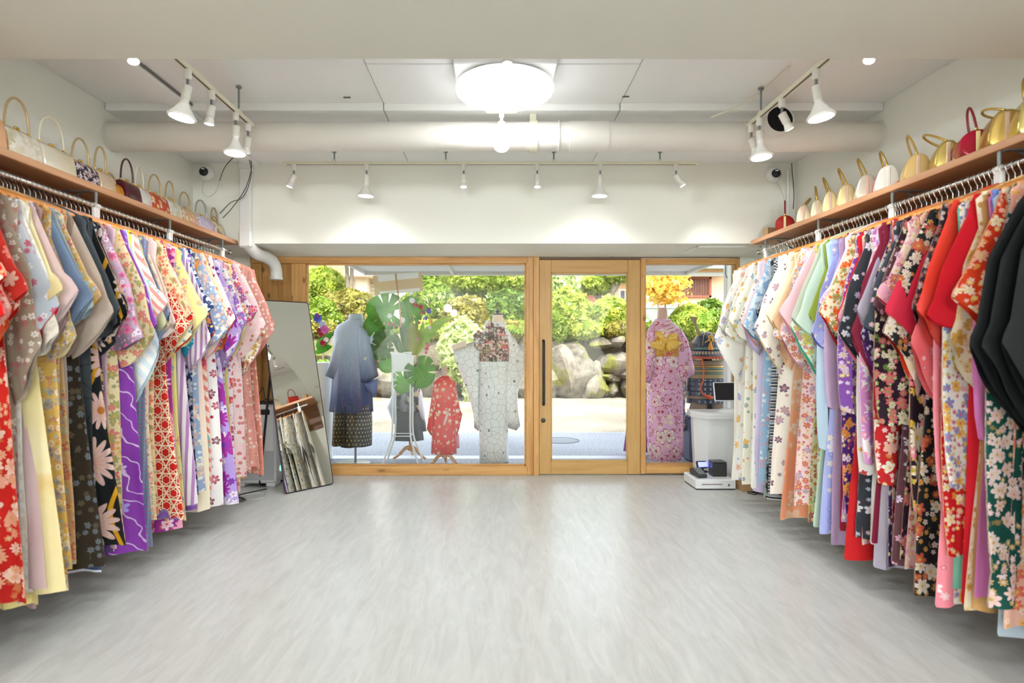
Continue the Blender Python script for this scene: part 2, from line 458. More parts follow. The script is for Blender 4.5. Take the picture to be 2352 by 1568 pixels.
def leafmat(name, c0, c1, tr=.4, rough=.38, scale=6):
    if name in MATS: return MATS[name]
    m = bpy.data.materials.new(name); m.use_nodes = True; MATS[name] = m; t = m.node_tree; b = t.nodes['Principled BSDF']; out = t.nodes['Material Output']
    tc = t.nodes.new('ShaderNodeTexCoord'); nz = t.nodes.new('ShaderNodeTexNoise'); nz.inputs['Scale'].default_value = scale; nz.inputs['Detail'].default_value = 4
    t.links.new(tc.outputs['Object'], nz.inputs[0])
    cr = t.nodes.new('ShaderNodeValToRGB'); cr.color_ramp.elements[0].color = (*srgb(c0), 1); cr.color_ramp.elements[1].color = (*srgb(c1), 1)
    cr.color_ramp.elements[0].position = .35; cr.color_ramp.elements[1].position = .65
    t.links.new(nz.outputs[0], cr.inputs[0]); t.links.new(cr.outputs[0], b.inputs['Base Color']); b.inputs['Roughness'].default_value = rough
    b.inputs['Specular IOR Level'].default_value = .5
    tl = t.nodes.new('ShaderNodeBsdfTranslucent'); t.links.new(cr.outputs[0], tl.inputs[0])
    mx = t.nodes.new('ShaderNodeMixShader'); mx.inputs[0].default_value = tr
    t.links.new(b.outputs[0], mx.inputs[1]); t.links.new(tl.outputs[0], mx.inputs[2]); t.links.new(mx.outputs[0], out.inputs[0])
    return m

# ================================================================ THE ROOM
WX = 2.41          # half width of the room
D = 5.48           # inner face of the shop front
HF = 4.74          # face of the header above the shop front
ZC = 2.69          # ceiling
BY, BZ = 2.36, 2.35  # far edge and underside of the lower ceiling over the camera
YB = -7.0          # back wall

def floor_mat():
    m, t, b = newmat('pale_vinyl_floor')
    tc = t.nodes.new('ShaderNodeTexCoord'); mp = t.nodes.new('ShaderNodeMapping'); mp.inputs['Scale'].default_value = (6.5, 1.1, 1); t.links.new(tc.outputs['Object'], mp.inputs[0])
    n1 = t.nodes.new('ShaderNodeTexNoise'); n1.inputs['Scale'].default_value = 2.6; n1.inputs['Detail'].default_value = 9; n1.inputs['Roughness'].default_value = .68; n1.inputs['Distortion'].default_value = 1.2
    t.links.new(mp.outputs[0], n1.inputs[0])
    cr = t.nodes.new('ShaderNodeValToRGB'); E = cr.color_ramp.elements
    E[0].position = .3; E[0].color = (*srgb('#bdbdb9'), 1); E[1].position = .7; E[1].color = (*srgb('#d4d5d2'), 1)
    e = E.new(.5); e.color = (*srgb('#c8c9c6'), 1)
    t.links.new(n1.outputs[0], cr.inputs[0]); t.links.new(cr.outputs[0], b.inputs['Base Color'])
    b.inputs['Roughness'].default_value = .32; b.inputs['Specular IOR Level'].default_value = .5
    bp = t.nodes.new('ShaderNodeBump'); bp.inputs['Strength'].default_value = .08; bp.inputs['Distance'].default_value = .003; t.links.new(n1.outputs[0], bp.inputs['Height']); t.links.new(bp.outputs[0], b.inputs['Normal'])
    return m
tag(MB().box(-WX-.1, WX+.1, YB-.1, D+.12, -.06, 0).build('floor', floor_mat(), None, 0), 'pale streaked vinyl floor of the shop', 'floor', kind='structure')
tag(MB().box(-WX-.12, -WX, YB, D+.12, 0, 2.9).build('wall_left', WHITE, None, 0), 'off-white side wall behind the left rack', 'wall', kind='structure')
tag(MB().box(WX, WX+.12, YB, D+.12, 0, 2.9).build('wall_right', WHITE, None, 0), 'off-white side wall behind the right rack', 'wall', kind='structure')
tag(MB().box(-WX-.12, WX+.12, YB-.12, YB, 0, 2.9).build('wall_back', pmat('rear_wall_paint', '#c9c0b0', .7, noise=.03, nscale=2), None, 0), 'beige rear wall of the shop', 'wall', kind='structure')
# header over the shop front, with the storey above it
tag(MB().box(-WX, WX, HF, 5.7, 2.018, 2.9).box(-9, 9, 5.0, 5.7, 2.9, 4.35).build('wall_front', WHITE, None, 0), 'white header wall above the wooden shop front', 'wall', kind='structure')
tag(MB().box(-9, -2.256, D, 5.7, -.06, 2.9).build('wall_front_left', WHITE, None, 0), 'white wall strip left of the wooden shop front', 'wall', kind='structure')
tag(MB().box(2.276, 9, D, 5.7, -.06, 2.9).build('wall_front_right', WHITE, None, 0), 'white wall strip right of the wooden shop front', 'wall', kind='structure')
# ceilings
ce = struct('ceiling', 'white boarded ceiling with fine panel joints above the duct', 'ceiling')
MB().box(-WX, WX, YB, 5.0, ZC+.03, ZC+.15).build('backing', CEIL, ce, 0)
xs = [-WX, -.685, .78, WX]; ys = [BY-.02, 3.15, 3.66]
for j in range(2):
    for i in range(3):
        MB().box(xs[i]+.002, xs[i+1]-.002, ys[j]+.002, ys[j+1]-.002, ZC+.012+.004*((i+j) % 2), ZC+.04, .002).build('ceiling_panel', CEIL, ce, 0)
for i in range(3):
    MB().box(xs[i]+.002, xs[i+1]-.002, 3.662, HF, ZC-.03, ZC+.03, .003).build('ceiling_panel', CEIL, ce, 0)
mk = pmat('dark_slot', '#6b6259', .8)
for (px, py) in ((797, 224), (1437, 222)):
    Z = F*1.482/(VY-py); MB().box(PX(px-8, Z), PX(px+8, Z), Z-.006, Z+.006, ZC+.010, ZC+.014).build('slot', mk, ce, 0)
tag(MB().box(-WX, WX, YB, BY, BZ, ZC+.14, .006).build('ceiling_lower', pmat('soffit_paint', '#cfcbc0', .7, noise=.03, nscale=2), None, 0), 'beige lowered ceiling across the top of the view', 'ceiling', kind='structure')
# hatch in the header soffit
ht = struct('trim_1', 'square access hatch in the soffit near the right window', 'hatch')
hx0, hx1, hy0, hy1 = 1.66, 2.2, 4.86, 5.28
for b_ in ((hx0, hx1, hy0, hy0+.02), (hx0, hx1, hy1-.02, hy1), (hx0, hx0+.02, hy0, hy1), (hx1-.02, hx1, hy0, hy1)):
    MB().box(*b_, 2.008, 2.0185, .003).build('frame', PLASTIC, ht, 0)
MB().box(hx0+.022, hx1-.022, hy0+.022, hy1-.022, 2.012, 2.0185).build('hatch_panel', WHITE, ht, 0)

# ---------------------------------------------------------------- wooden shop front
def fx(px): return PX(px, D)
def fz(py): return PZ(py, D)
def piece(par, nm, x0, x1, y0, y1, mt, d0=0.0, d1=.1, c=.004):
    return MB().box(fx(x0), fx(x1), D+d0, D+d1, fz(y1), fz(y0), c).build(nm, mt, par, 0)
w1 = struct('window_1', 'large fixed shop window in a knotty pine frame', 'window')
piece(w1, 'top_rail', 575, 1212, 590, 604.5, WOODH, -.012)
piece(w1, 'bottom_rail', 672, 1212, 1070, 1090.6, WOODH, -.012)
piece(w1, 'jamb', 669, 702, 604.5, 1090.6, WOODV)
piece(w1, 'jamb', 1208, 1225, 590, 1090.6, WOODV, -.004)
piece(w1, 'jamb', 575, 599, 604.5, 1090.6, WOODV)
piece(w1, 'side_panel', 599, 635, 604.5, 1090.6, WOODV, .035, .09)
piece(w1, 'side_panel', 635.6, 669, 604.5, 1090.6, WOODV, .035, .09)
for b_ in ((702, 705, 604.5, 1070), (1205, 1208, 604.5, 1070), (702, 1208, 604.5, 607.5), (702, 1208, 1067, 1070)):
    piece(w1, 'glazing_bead', *b_, WOODH, .02, .06, .001)
MB().box(fx(703), fx(1207), D+.048, D+.054, fz(1069), fz(605)).build('pane', GLASS, w1, 0)
piece(w1, 'post', 1225, 1238, 588, 1091, WOODV, -.03, .1)
d1 = struct('door_1', 'light wooden glazed shop door with long black pull handle', 'door')
piece(d1, 'stile', 1238.6, 1266, 596, 1089, DOORV, .004, .06); piece(d1, 'stile', 1442, 1471, 596, 1089, DOORV, .004, .06)
piece(d1, 'top_rail', 1266, 1442, 596, 626, DOORH, .006, .058); piece(d1, 'bottom_rail', 1266, 1442, 1059, 1089, DOORH, .006, .058)
MB().box(fx(1264), fx(1444), D+.03, D+.037, fz(1061), fz(624)).build('pane', GLASS, d1, 0)
for b_ in ((1266, 1268.5, 626, 1059), (1439.5, 1442, 626, 1059), (1266, 1442, 626, 628.5), (1266, 1442, 1056.5, 1059)):
    piece(d1, 'glazing_bead', *b_, DOORH, .012, .03, .001)
piece(d1, 'head_track', 1238.6, 1472, 592.5, 596, pmat('dark_track', '#6b4630', .6), .0, .07, 0)
hxp = fx(1248)
h = MB().tube([(hxp, D+.01, fz(928)), (hxp, D-.035, fz(928)), (hxp, D-.045, fz(920)), (hxp, D-.045, fz(790)), (hxp, D-.035, fz(782)), (hxp, D+.01, fz(782))], .012, 10).build('pull_handle', BLACK, d1, 60)
MB().lathe([(.02, 0), (.021, .006), (.017, .012), (.006, .014)], 20, Matrix.Translation((hxp, D+.004, fz(965))) @ Matrix.Rotation(R(90), 4, 'X')).build('lock_cylinder', BLACK, d1, 40)
w2 = struct('window_2', 'narrow fixed shop window in pine right of the door', 'window')
piece(w2, 'jamb', 1471.6, 1484, 594, 1088, WOODV); piece(w2, 'jamb', 1690, 1700, 594, 1088, WOODV)
piece(w2, 'top_rail', 1484, 1690, 594, 606, WOODH, -.006); piece(w2, 'bottom_rail', 1484, 1690, 1066, 1087, WOODH, -.006)
MB().box(fx(1483), fx(1691), D+.048, D+.054, fz(1067), fz(605)).build('pane', GLASS, w2, 0)

# ---------------------------------------------------------------- duct, conduit, tracks and lamps
DUCT = pmat('duct_white', '#e6e2da', .5, noise=.03, nscale=6)
dy, dz, dr = 3.73, 2.52, .089
du = thing('ceiling_duct', 'thick white round duct crossing the whole ceiling', 'duct', (0, dy, dz))
RX = Matrix.Rotation(R(90), 4, 'Y')
MB().lathe([(dr, -WX), (dr, WX)], 36, RX, False).build('pipe', DUCT, du, 60)
for (a, b_, k) in ((.47, .71, 1.06), (.40, .405, 1.1), (1.55, 2.03, 1.04), (-WX, -WX+.02, 1.05), (WX-.02, WX, 1.05)):
    MB().lathe([(dr*.98, a), (dr*k, a), (dr*k, b_), (dr*.98, b_)], 36, RX, False).build('collar', DUCT, du, 30)
# hanging clamp around the duct
MB().lathe([(dr*1.02, .22), (dr*1.1, .22), (dr*1.1, .27), (dr*1.02, .27)], 36, RX, False).box(.225, .265, -.012, .012, dr*1.05, .165, .002).box(.215, .275, -.03, .03, .15, .16).build('hanger_clamp', CREAM, du, 30)
# open branch facing the room
bx = PX(1785, 3.62)
MB().lathe([(.083, .0), (.083, .15), (.078, .15), (.078, .0)], 32, Matrix.Translation((bx, 0, .045)) @ Matrix.Rotation(R(86), 4, 'X'), False).build('branch_collar', DUCT, du, 40)
MB().lathe([(.077, .0), (.077, .146)], 32, Matrix.Translation((bx, 0, .045)) @ Matrix.Rotation(R(86), 4, 'X'), True).build('branch_opening', pmat('duct_black', '#05090d', .9), du, 40)

co = thing('cable_conduit', 'white plastic conduit down the header with curved spout end', 'conduit', (-1.975, HF, 2.0))
cx0 = -.045; cx1 = .045
MB().box(cx0, cx1, -.05, 0, .10, .62, .006).build('upright', PLASTIC, co, 0)
MB().box(cx0-.006, cx1+.006, -.056, 0, .60, .66, .006).build('joint_cover', PLASTIC, co, 0)
MB().box(cx0-.006, cx1+.006, -.056, 0, -.02, .12, .012).build('joint_cover', PLASTIC, co, 0)
el = bez([(0.0, -.03, .03), (.03, .10, -.045), (.05, .25, -.055), (.07, .36, -.08), (.075, .42, -.14), (.075, .43, -.21)], 20)
MB().tube(el, [.05]*len(el), 12).build('spout', PLASTIC, co, 50)
MB().tube([(.075, .43, -.20), (.075, .43, -.225)], .054, 12).build('spout_rim', PLASTIC, co, 40)
rw = thing('ceiling_raceway', 'flat white cable raceway running along the left ceiling', 'conduit', (-1.93, 0, ZC))
MB().box(-.06, .06, BY, 3.66, -.022, .012, .003).build('channel', CEIL, rw, 0); MB().box(-.06, .06, 3.66, HF, -.05, -.03, .003).build('channel', CEIL, rw, 0)
MB().box(.062, .067, BY, 3.66, -.006, .012, .001).build('edge_line', pmat('line_grey', '#77726b', .6), rw, 0)  # thin grey line along the channel's edge

LENS = emat('lamp_lens', '#ffffff', 14)
LENS_S = emat('small_lamp_lens', '#ffffff', 12)
LAMPW = pmat('lamp_white', '#e9e7e0', .4)
def dirM(p, d):
    return Matrix.Translation(p) @ Vector(d).to_track_quat('Z', 'Y').to_matrix().to_4x4()
def spot(label, x, y, z, d, big, power=1.0, cone=100, group='track spotlights', cat='spotlight', stem=0):
    """adapter under the track at z, swivel neck, socket and bulb pointing along d"""
    t = thing('track_spotlight', label, cat, (x, y, z), 0, group)
    d = Vector(d).normalized()
    MB().lathe([(.011, 0), (.018, 0), (.018, -.04), (.014, -.046)][::-1], 16).build('track_adapter', LAMPW, t, 40)
    MB().tube([(0, 0, -.04), (0, 0, -.08)], .007, 8).build('swivel_neck', STEEL, t, 60)
    if stem: MB().tube([(0, 0, -.002), (0, 0, stem)], .012, 10).build('ceiling_stem', LAMPW, t, 60)
    k = 1.0 if big else .86
    M = dirM((0, 0, -.078), d)
    MB().lathe([(.009, -.005), (.021, 0), (.021, .062*k), (.018, .066*k)], 20, M).build('lamp_socket', LAMPW, t, 35)
    if big:
        pr = [(.019, .066), (.019, .082), (.026, .094), (.042, .122), (.058, .142), (.0655, .152), (.0655, .158), (.062, .1585)]; zl, rl = .1575, .063
    else:
        pr = [(.018, .056), (.020, .068), (.026, .088), (.0265, .094), (.024, .0945)]; zl, rl = .0935, .0245
    bl = MB().lathe(pr, 28, M, True).build('bulb', LAMPW, t, 35)
    MB().lathe([(.0005, zl+.004), (rl*.6, zl+.0035), (rl, zl)][::-1], 28, M, True).build('lens', LENS if big else LENS_S, bl, 60)
    ld = bpy.data.lights.new('spot_beam', 'SPOT'); ld.energy = (9 if big else 5) * power * LAMP; ld.spot_size = R(cone); ld.spot_blend = .8; ld.shadow_soft_size = rl
    ld.color = (.97, 1, 1)
    lo = bpy.data.objects.new('spot_beam', ld); COL.objects.link(lo); lo.parent = t
    lo.matrix_local = dirM(Vector((0, 0, -.078)) + d*(zl+.012), d) @ Matrix.Rotation(math.pi, 4, 'X')
    return t
def track(label, p0, p1, rods):
    a = Vector(p0); b_ = Vector(p1); t = thing('lighting_track', label, 'track')
    dd = (b_-a).normalized(); sx, sy = (.017, 0) if abs(dd.y) > .5 else (0, .017)
    MB().box(a.x-sx, b_.x+sx, a.y-sy, b_.y+sy, a.z, a.z+.02, .002).build('rail', CREAM, t, 0)
    MB().box(a.x-sx*.3+dd.x*.02, b_.x+sx*.3-dd.x*.02, a.y-sy*.3+dd.y*.02, b_.y+sy*.3-dd.y*.02, a.z-.001, a.z+.004).build('slot', pmat('track_slot', '#5b4f4a', .6), t, 0)
    for (x, y, zt) in rods:
        r = MB().tube([(x, y, a.z+.018), (x, y, zt)], .006, 8).build('hanging_rod', STEEL, t, 60)
        MB().lathe([(.016, zt-.008), (.016, zt)], 12, Matrix.Translation((x, y, 0))).build('rod_plate', STEEL, r, 40)
        MB().box(x-.012, x+.012, y-.02, y+.02, a.z+.004, a.z+.034, .002).build('track_clip', CREAM, r, 0)
zt = 2.535
track('cream lighting track along the left side of the ceiling', (-1.475, 2.68, zt), (-1.475, 3.6, zt), [(-1.475, 3.42, ZC+.012)])
track('cream lighting track along the right side of the ceiling', (1.55, 2.68, zt), (1.55, 3.6, zt), [(1.55, 3.44, ZC+.012)])
yt = 4.45; ztf = PZ(378, yt)
track('long cream lighting track in front of the header wall', (PX(652, yt), yt, ztf), (PX(1605, yt), yt, ztf), [(PX(p, yt), yt, ZC-.03) for p in (768, 1024, 1272, 1516)])
spot('large reflector spotlight nearest the camera on left track', -1.475, 2.85, zt, (-.16, -.05, -1), True, 1.0)
spot('small spotlight, second on the left track', -1.475, 3.09, zt, (-.16, .05, -1), False)
spot('large reflector spotlight at the far end of left track', -1.475, 3.38, zt, (0, -.06, -1), True, 1.0)
spot('small tilted spotlight ending the left track', -1.475, 3.55, zt, (-.3, .35, -1), False)
spot('large reflector spotlight nearest the camera on right track', 1.55, 2.85, zt, (.12, -.06, -1), True, 1.0)
spot('small tilted spotlight in front of the black duct opening', 1.55, 3.19, zt, (.62, .15, -1), False)
spot('large reflector spotlight at the far end of right track', 1.55, 3.46, zt, (.03, -.10, -1), True, 1.0)
spot('small tilted spotlight ending the right track', 1.55, 3.57, zt, (.5, .3, -1), False)
spot('small left-tilted spotlight at the left end of front track', PX(675, yt), yt, ztf, (-.38, -.03, -1), False, 1.6)
spot('large reflector spotlight on left half of the front track', PX(842, yt), yt, ztf, (-.05, .03, -1), True, 1.2, 150)
spot('small straight spotlight left of centre on front track', PX(1065, yt), yt, ztf, (0, -.15, -1), False)
spot('small straight spotlight right of centre on front track', PX(1234, yt), yt, ztf, (0, -.15, -1), False)
spot('large reflector spotlight on right half of the front track', PX(1379, yt), yt, ztf, (-.03, .03, -1), True, 1.2, 150)
spot('small right-tilted spotlight at the right end of front track', PX(1553, yt), yt, ztf, (.62, -.03, -1), False, 2.2)
for (px, d, lb) in ((300, (.3, -.25, -1), 'small spotlight peeping below the beam at far left'), (2003, (-.35, -.3, -1), 'small spotlight peeping below the beam at far right'), (1165, (0, -.1, -1), 'small spotlight peeping above the round ceiling lamp')):
    yy = 2.62
    spot(lb, PX(px, yy), yy, 2.622, d, False, stem=.085)
# big round lamp
zl = 2.585; yl = F*(zl-CH)/(VY-204) + .07
rl = thing('ceiling_lamp', 'big round glowing white ceiling lamp in the middle', 'lamp', (PX(1159, yl), yl, zl))
MB().lathe([(.02, .10), (.19, .10), (.2, .07), (.24, .062), (.255, .045)][::-1], 64).build('housing', LAMPW, rl, 40)
MB().lathe([(.001, -.005), (.15, -.0045), (.235, -.002), (.256, .003), (.262, .010)][::-1], 64).build('diffuser', emat('lamp_diffuser', '#f4faff', 14*LAMP), rl, 60)
MB().lathe([(.262, .013), (.268, .022), (.268, .036), (.262, .046)], 64).build('diffuser_rim', emat('lamp_rim', '#f8fcff', 1.5*LAMP), rl, 60)
MB().box(-.27, .27, -.2, .06, .075, .104, .005).build('mounting_box', CEIL, rl, 0)
# globe bulb hanging before the duct
gb = thing('globe_bulb', 'round glowing globe bulb hanging below the round lamp', 'lamp', (PX(1152, 3.5), 3.5, PZ(258, 3.5)))
MB().box(-.09, .09, -.017, .017, 0, .02, .002).build('track_piece', CREAM, gb, 0); MB().tube([(0, 0, .01), (0, 0, ZC+.012-PZ(258, 3.5))], .008, 8).build('stem', CREAM, gb, 60)
MB().lathe([(.014, 0), (.014, -.03)][::-1], 14).build('track_adapter', LAMPW, gb, 40)
MB().lathe([(.007, -.03), (.007, -.055), (.02, -.058), (.02, -.11), (.023, -.128), (.016, -.132)][::-1], 20).build('lamp_socket', LAMPW, gb, 40)
gz = PZ(330, 3.5) - PZ(258, 3.5)
MB().lathe([(.0495*math.sin(math.pi*k/14)+.0005, gz-.0495*math.cos(math.pi*k/14)) for k in range(15)], 28).build('globe', emat('globe_glow', '#fffaf0', 4*LAMP), gb, 80)
# unseen globes added behind the viewer to brighten walls and ceiling
for i, (x, y, nm_) in enumerate(((-1.1, -3.0, 'front left'), (1.1, -3.0, 'front right'), (-1.1, -5.2, 'rear left'), (1.1, -5.2, 'rear right'))):
    p = thing('added_fill_globe', f'unseen globe added for fill light at the {nm_} of the rear shop half', 'lamp', (x, y, BZ), 0, 'globes added for fill light')
    MB().lathe([(.05, -.02), (.05, 0)], 20).build('ceiling_rose', LAMPW, p, 40); MB().tube([(0, 0, -.01), (0, 0, -.22)], .006, 8).build('stem', LAMPW, p, 60)
    MB().lathe([(.09*math.sin(math.pi*k/14)+.0005, -.30-.09*math.cos(math.pi*k/14)) for k in range(15)], 28).build('globe', emat('added_fill_glow', '#f4faff', 285*LAMP), p, 80)

# cameras and loose wires
def dome(label, px, py, tilt):
    t = thing('security_camera', label, 'camera', (PX(px, HF), HF, PZ(py, HF)))
    MB().lathe([(.062, 0), (.064, .012), (.056, .03), (.04, .046)], 28, Matrix.Rotation(R(90), 4, 'X')).build('housing', PLASTIC, t, 40)
    MB().lathe([(.034, .03), (.034, .055), (.028, .066), (.01, .07)], 24, Matrix.Rotation(R(90), 4, 'X') @ Matrix.Rotation(tilt, 4, 'Y')).build('lens_ball', pmat('camera_black', '#20222c', .15), t, 50)
    MB().box(-.012, .012, -.073, -.068, .012, .022, .001).build('lens_window', PLASTIC, t, 0)
dome('white dome security camera with black eye left of the header', 476, 398, -.1)
dome('white dome security camera with dark eye right of the header', 1775, 402, .1)
WIRE = pmat('wire_dark', '#4a4a48', .5); WIREW = pmat('wire_white', '#dcd9d2', .5)
def wire(label, pts, r=.003, m=WIRE, n=28, grp=None, name='cable'):
    o = MB().tube(bez(pts, n), r, 6).build(name, m, None, 80); return tag(o, label, 'cable', grp)
def wp(*a): return [(PX(x, Z), Z, PZ(y, Z)) for x, y, Z in a]
wire('black cable looping from the conduit to the shelf, nearest the wall', wp((568, 352, 4.6), (578, 380, 4.62), (565, 430, 4.66), (535, 475, 4.68), (512, 500, 4.7)))
wire('black cable looping closest to the white conduit', wp((570, 355, 4.58), (577, 400, 4.6), (560, 450, 4.64), (530, 465, 4.68), (505, 490, 4.71)))
wire('grey cable hanging between conduit and left camera', wp((535, 362, 4.6), (516, 385, 4.66), (504, 415, 4.7)))
wire('thin white camera lead on the left header', wp((468, 418, 4.725), (465, 440, 4.73), (478, 452, 4.73), (495, 440, 4.73), (503, 420, 4.72)), .002, WIREW)
wire('white camera lead dropping to the right shelf', wp((1784, 414, 4.73), (1796, 440, 4.73), (1806, 470, 4.73), (1812, 500, 4.72)), .003, WIREW)
wire('dark cable in the right rear corner', wp((1795, 342, 4.3), (1815, 358, 4.7), (1820, 400, 4.72), (1824, 445, 4.72), (1822, 480, 4.72)), .003)
wire('cream cable sagging across the right ceiling', wp((1815, 152, 3.14), (1750, 212, 3.46), (1690, 246, 3.52), (1632, 270, 3.58)), .004, CREAM)
cc = thing('wall_conduit', 'short white conduit tube in the right rear corner', 'conduit', (PX(1810, 4.72), 4.72, PZ(500, 4.72)))
MB().tube([(0, 0, 0), (0, 0, .36)], .011, 10).build('tube', PLASTIC, cc, 60); MB().tube([(0, 0, .35), (0, 0, .38)], .013, 10).build('cap', PLASTIC, cc, 60)

# ================================================================ RACKS, SHELVES, KIMONO
RXP, RZ = 2.065, 1.93        # rail distance from the room's middle, rail height
SHX, SHZ = 2.05, 2.005       # shelf front edge and underside
for s, sd in ((-1, 'left'), (1, 'right')):
    sh = thing('wall_shelf', f'long wooden bag shelf on the {sd} wall above the kimono rail', 'shelf', (0, 0, 0), 0, 'wall shelves')
    MB().box(s*SHX, s*WX, 1.3, HF-.005, SHZ, SHZ+.034, .003).build('board', SHELFW, sh, 0)
    MB().box(s*(WX-.018), s*WX, 1.3, HF-.02, 1.62, SHZ-.001, .002).build('brown_backing', wood('brown_backing_grain', '#7a5238', '#93684a', 'y', knots=False), sh, 0)  # brown grained strip along the wall below the shelf
    for y in (2.4, 3.05, 3.75, 4.45):
        k = MB().box(s*(SHX+.02), s*(WX-.02), y-.012, y+.012, SHZ-.006, SHZ, .001).box(s*(WX-.026), s*(WX-.018), y-.012, y+.012, SHZ-.16, SHZ).build('bracket', STEEL, sh, 0)
        MB().tube([(s*(WX-.03), y, SHZ-.15), (s*(WX-.28), y, SHZ-.012)], .006, 6).build('brace', STEEL, k, 60)
    ra = thing('clothes_rail', f'chrome clothes rail along the {sd} wall full of kimono', 'rail', (s*RXP, 0, RZ), 0, 'clothes rails')
    MB().tube([(0, 1.3, 0), (0, 4.62, 0)], .0125, 12).build('pipe', CHROME, ra, 60)
    for y in (1.3, 4.62): MB().tube([(0, y-.006, 0), (0, y+.006, 0)], .017, 12).build('end_cap', CHROME, ra, 40)
    for y in (2.42, 3.07, 3.77, 4.5):
        k = MB().box(-.004, .004, y-.008, y+.008, .0, SHZ-RZ, .001).build('bracket', STEEL, ra, 0)
        MB().tube([(0, y-.018, 0), (0, y+.018, 0)], .0155, 12).build('clamp_ring', PLASTIC, k, 40)
        MB().box(-.01, .01, y-.02, y+.02, -.075, .0, .003).build('clamp_tail', PLASTIC, k, 0)
    for y in (2.3, 3.55, 4.45):
        k = MB().tube([(s*.12, y, -RZ), (s*.12, y, -.2)], .011, 10).build('support_leg', CHROME, ra, 60)
        MB().lathe([(.026, -RZ), (.024, -RZ+.012), (.012, -RZ+.02)], 14, Matrix.Translation((s*.12, y, 0))).build('foot', CHROME, k, 40)

# hanger: origin = centre of the rail
def hanger_meshes():
    rr = .0165
    P = [(rr*math.cos(q), 0, rr*math.sin(q)) for q in [R(a) for a in (-25, 10, 50, 90, 130, 170, 205)]]
    P = P + [(-.008, 0, -.024), (0, 0, -.036), (0, 0, -.068)]
    hk = MB().tube(P, .0019, 6).build('tmp', CHROME, None, 80)
    n = 11; rr = []
    for i in range(n):
        t = -1 + 2*i/(n-1); x = .205*t; a = abs(t)
        z = -.068 - .075*a**1.25; hh = .0085 - .002*a; dd = .0095 + .004*a
        rr.append([(x, dd*math.cos(q), z + hh*math.sin(q)) for q in [2*math.pi*k/8 for k in range(8)]])
    br = MB().rings(rr).build('tmp', HANGW, None, 80)
    a, b_ = hk.data, br.data
    for o in (hk, br): bpy.data.objects.remove(o)
    return a, b_
HOOK, BAR = hanger_meshes()

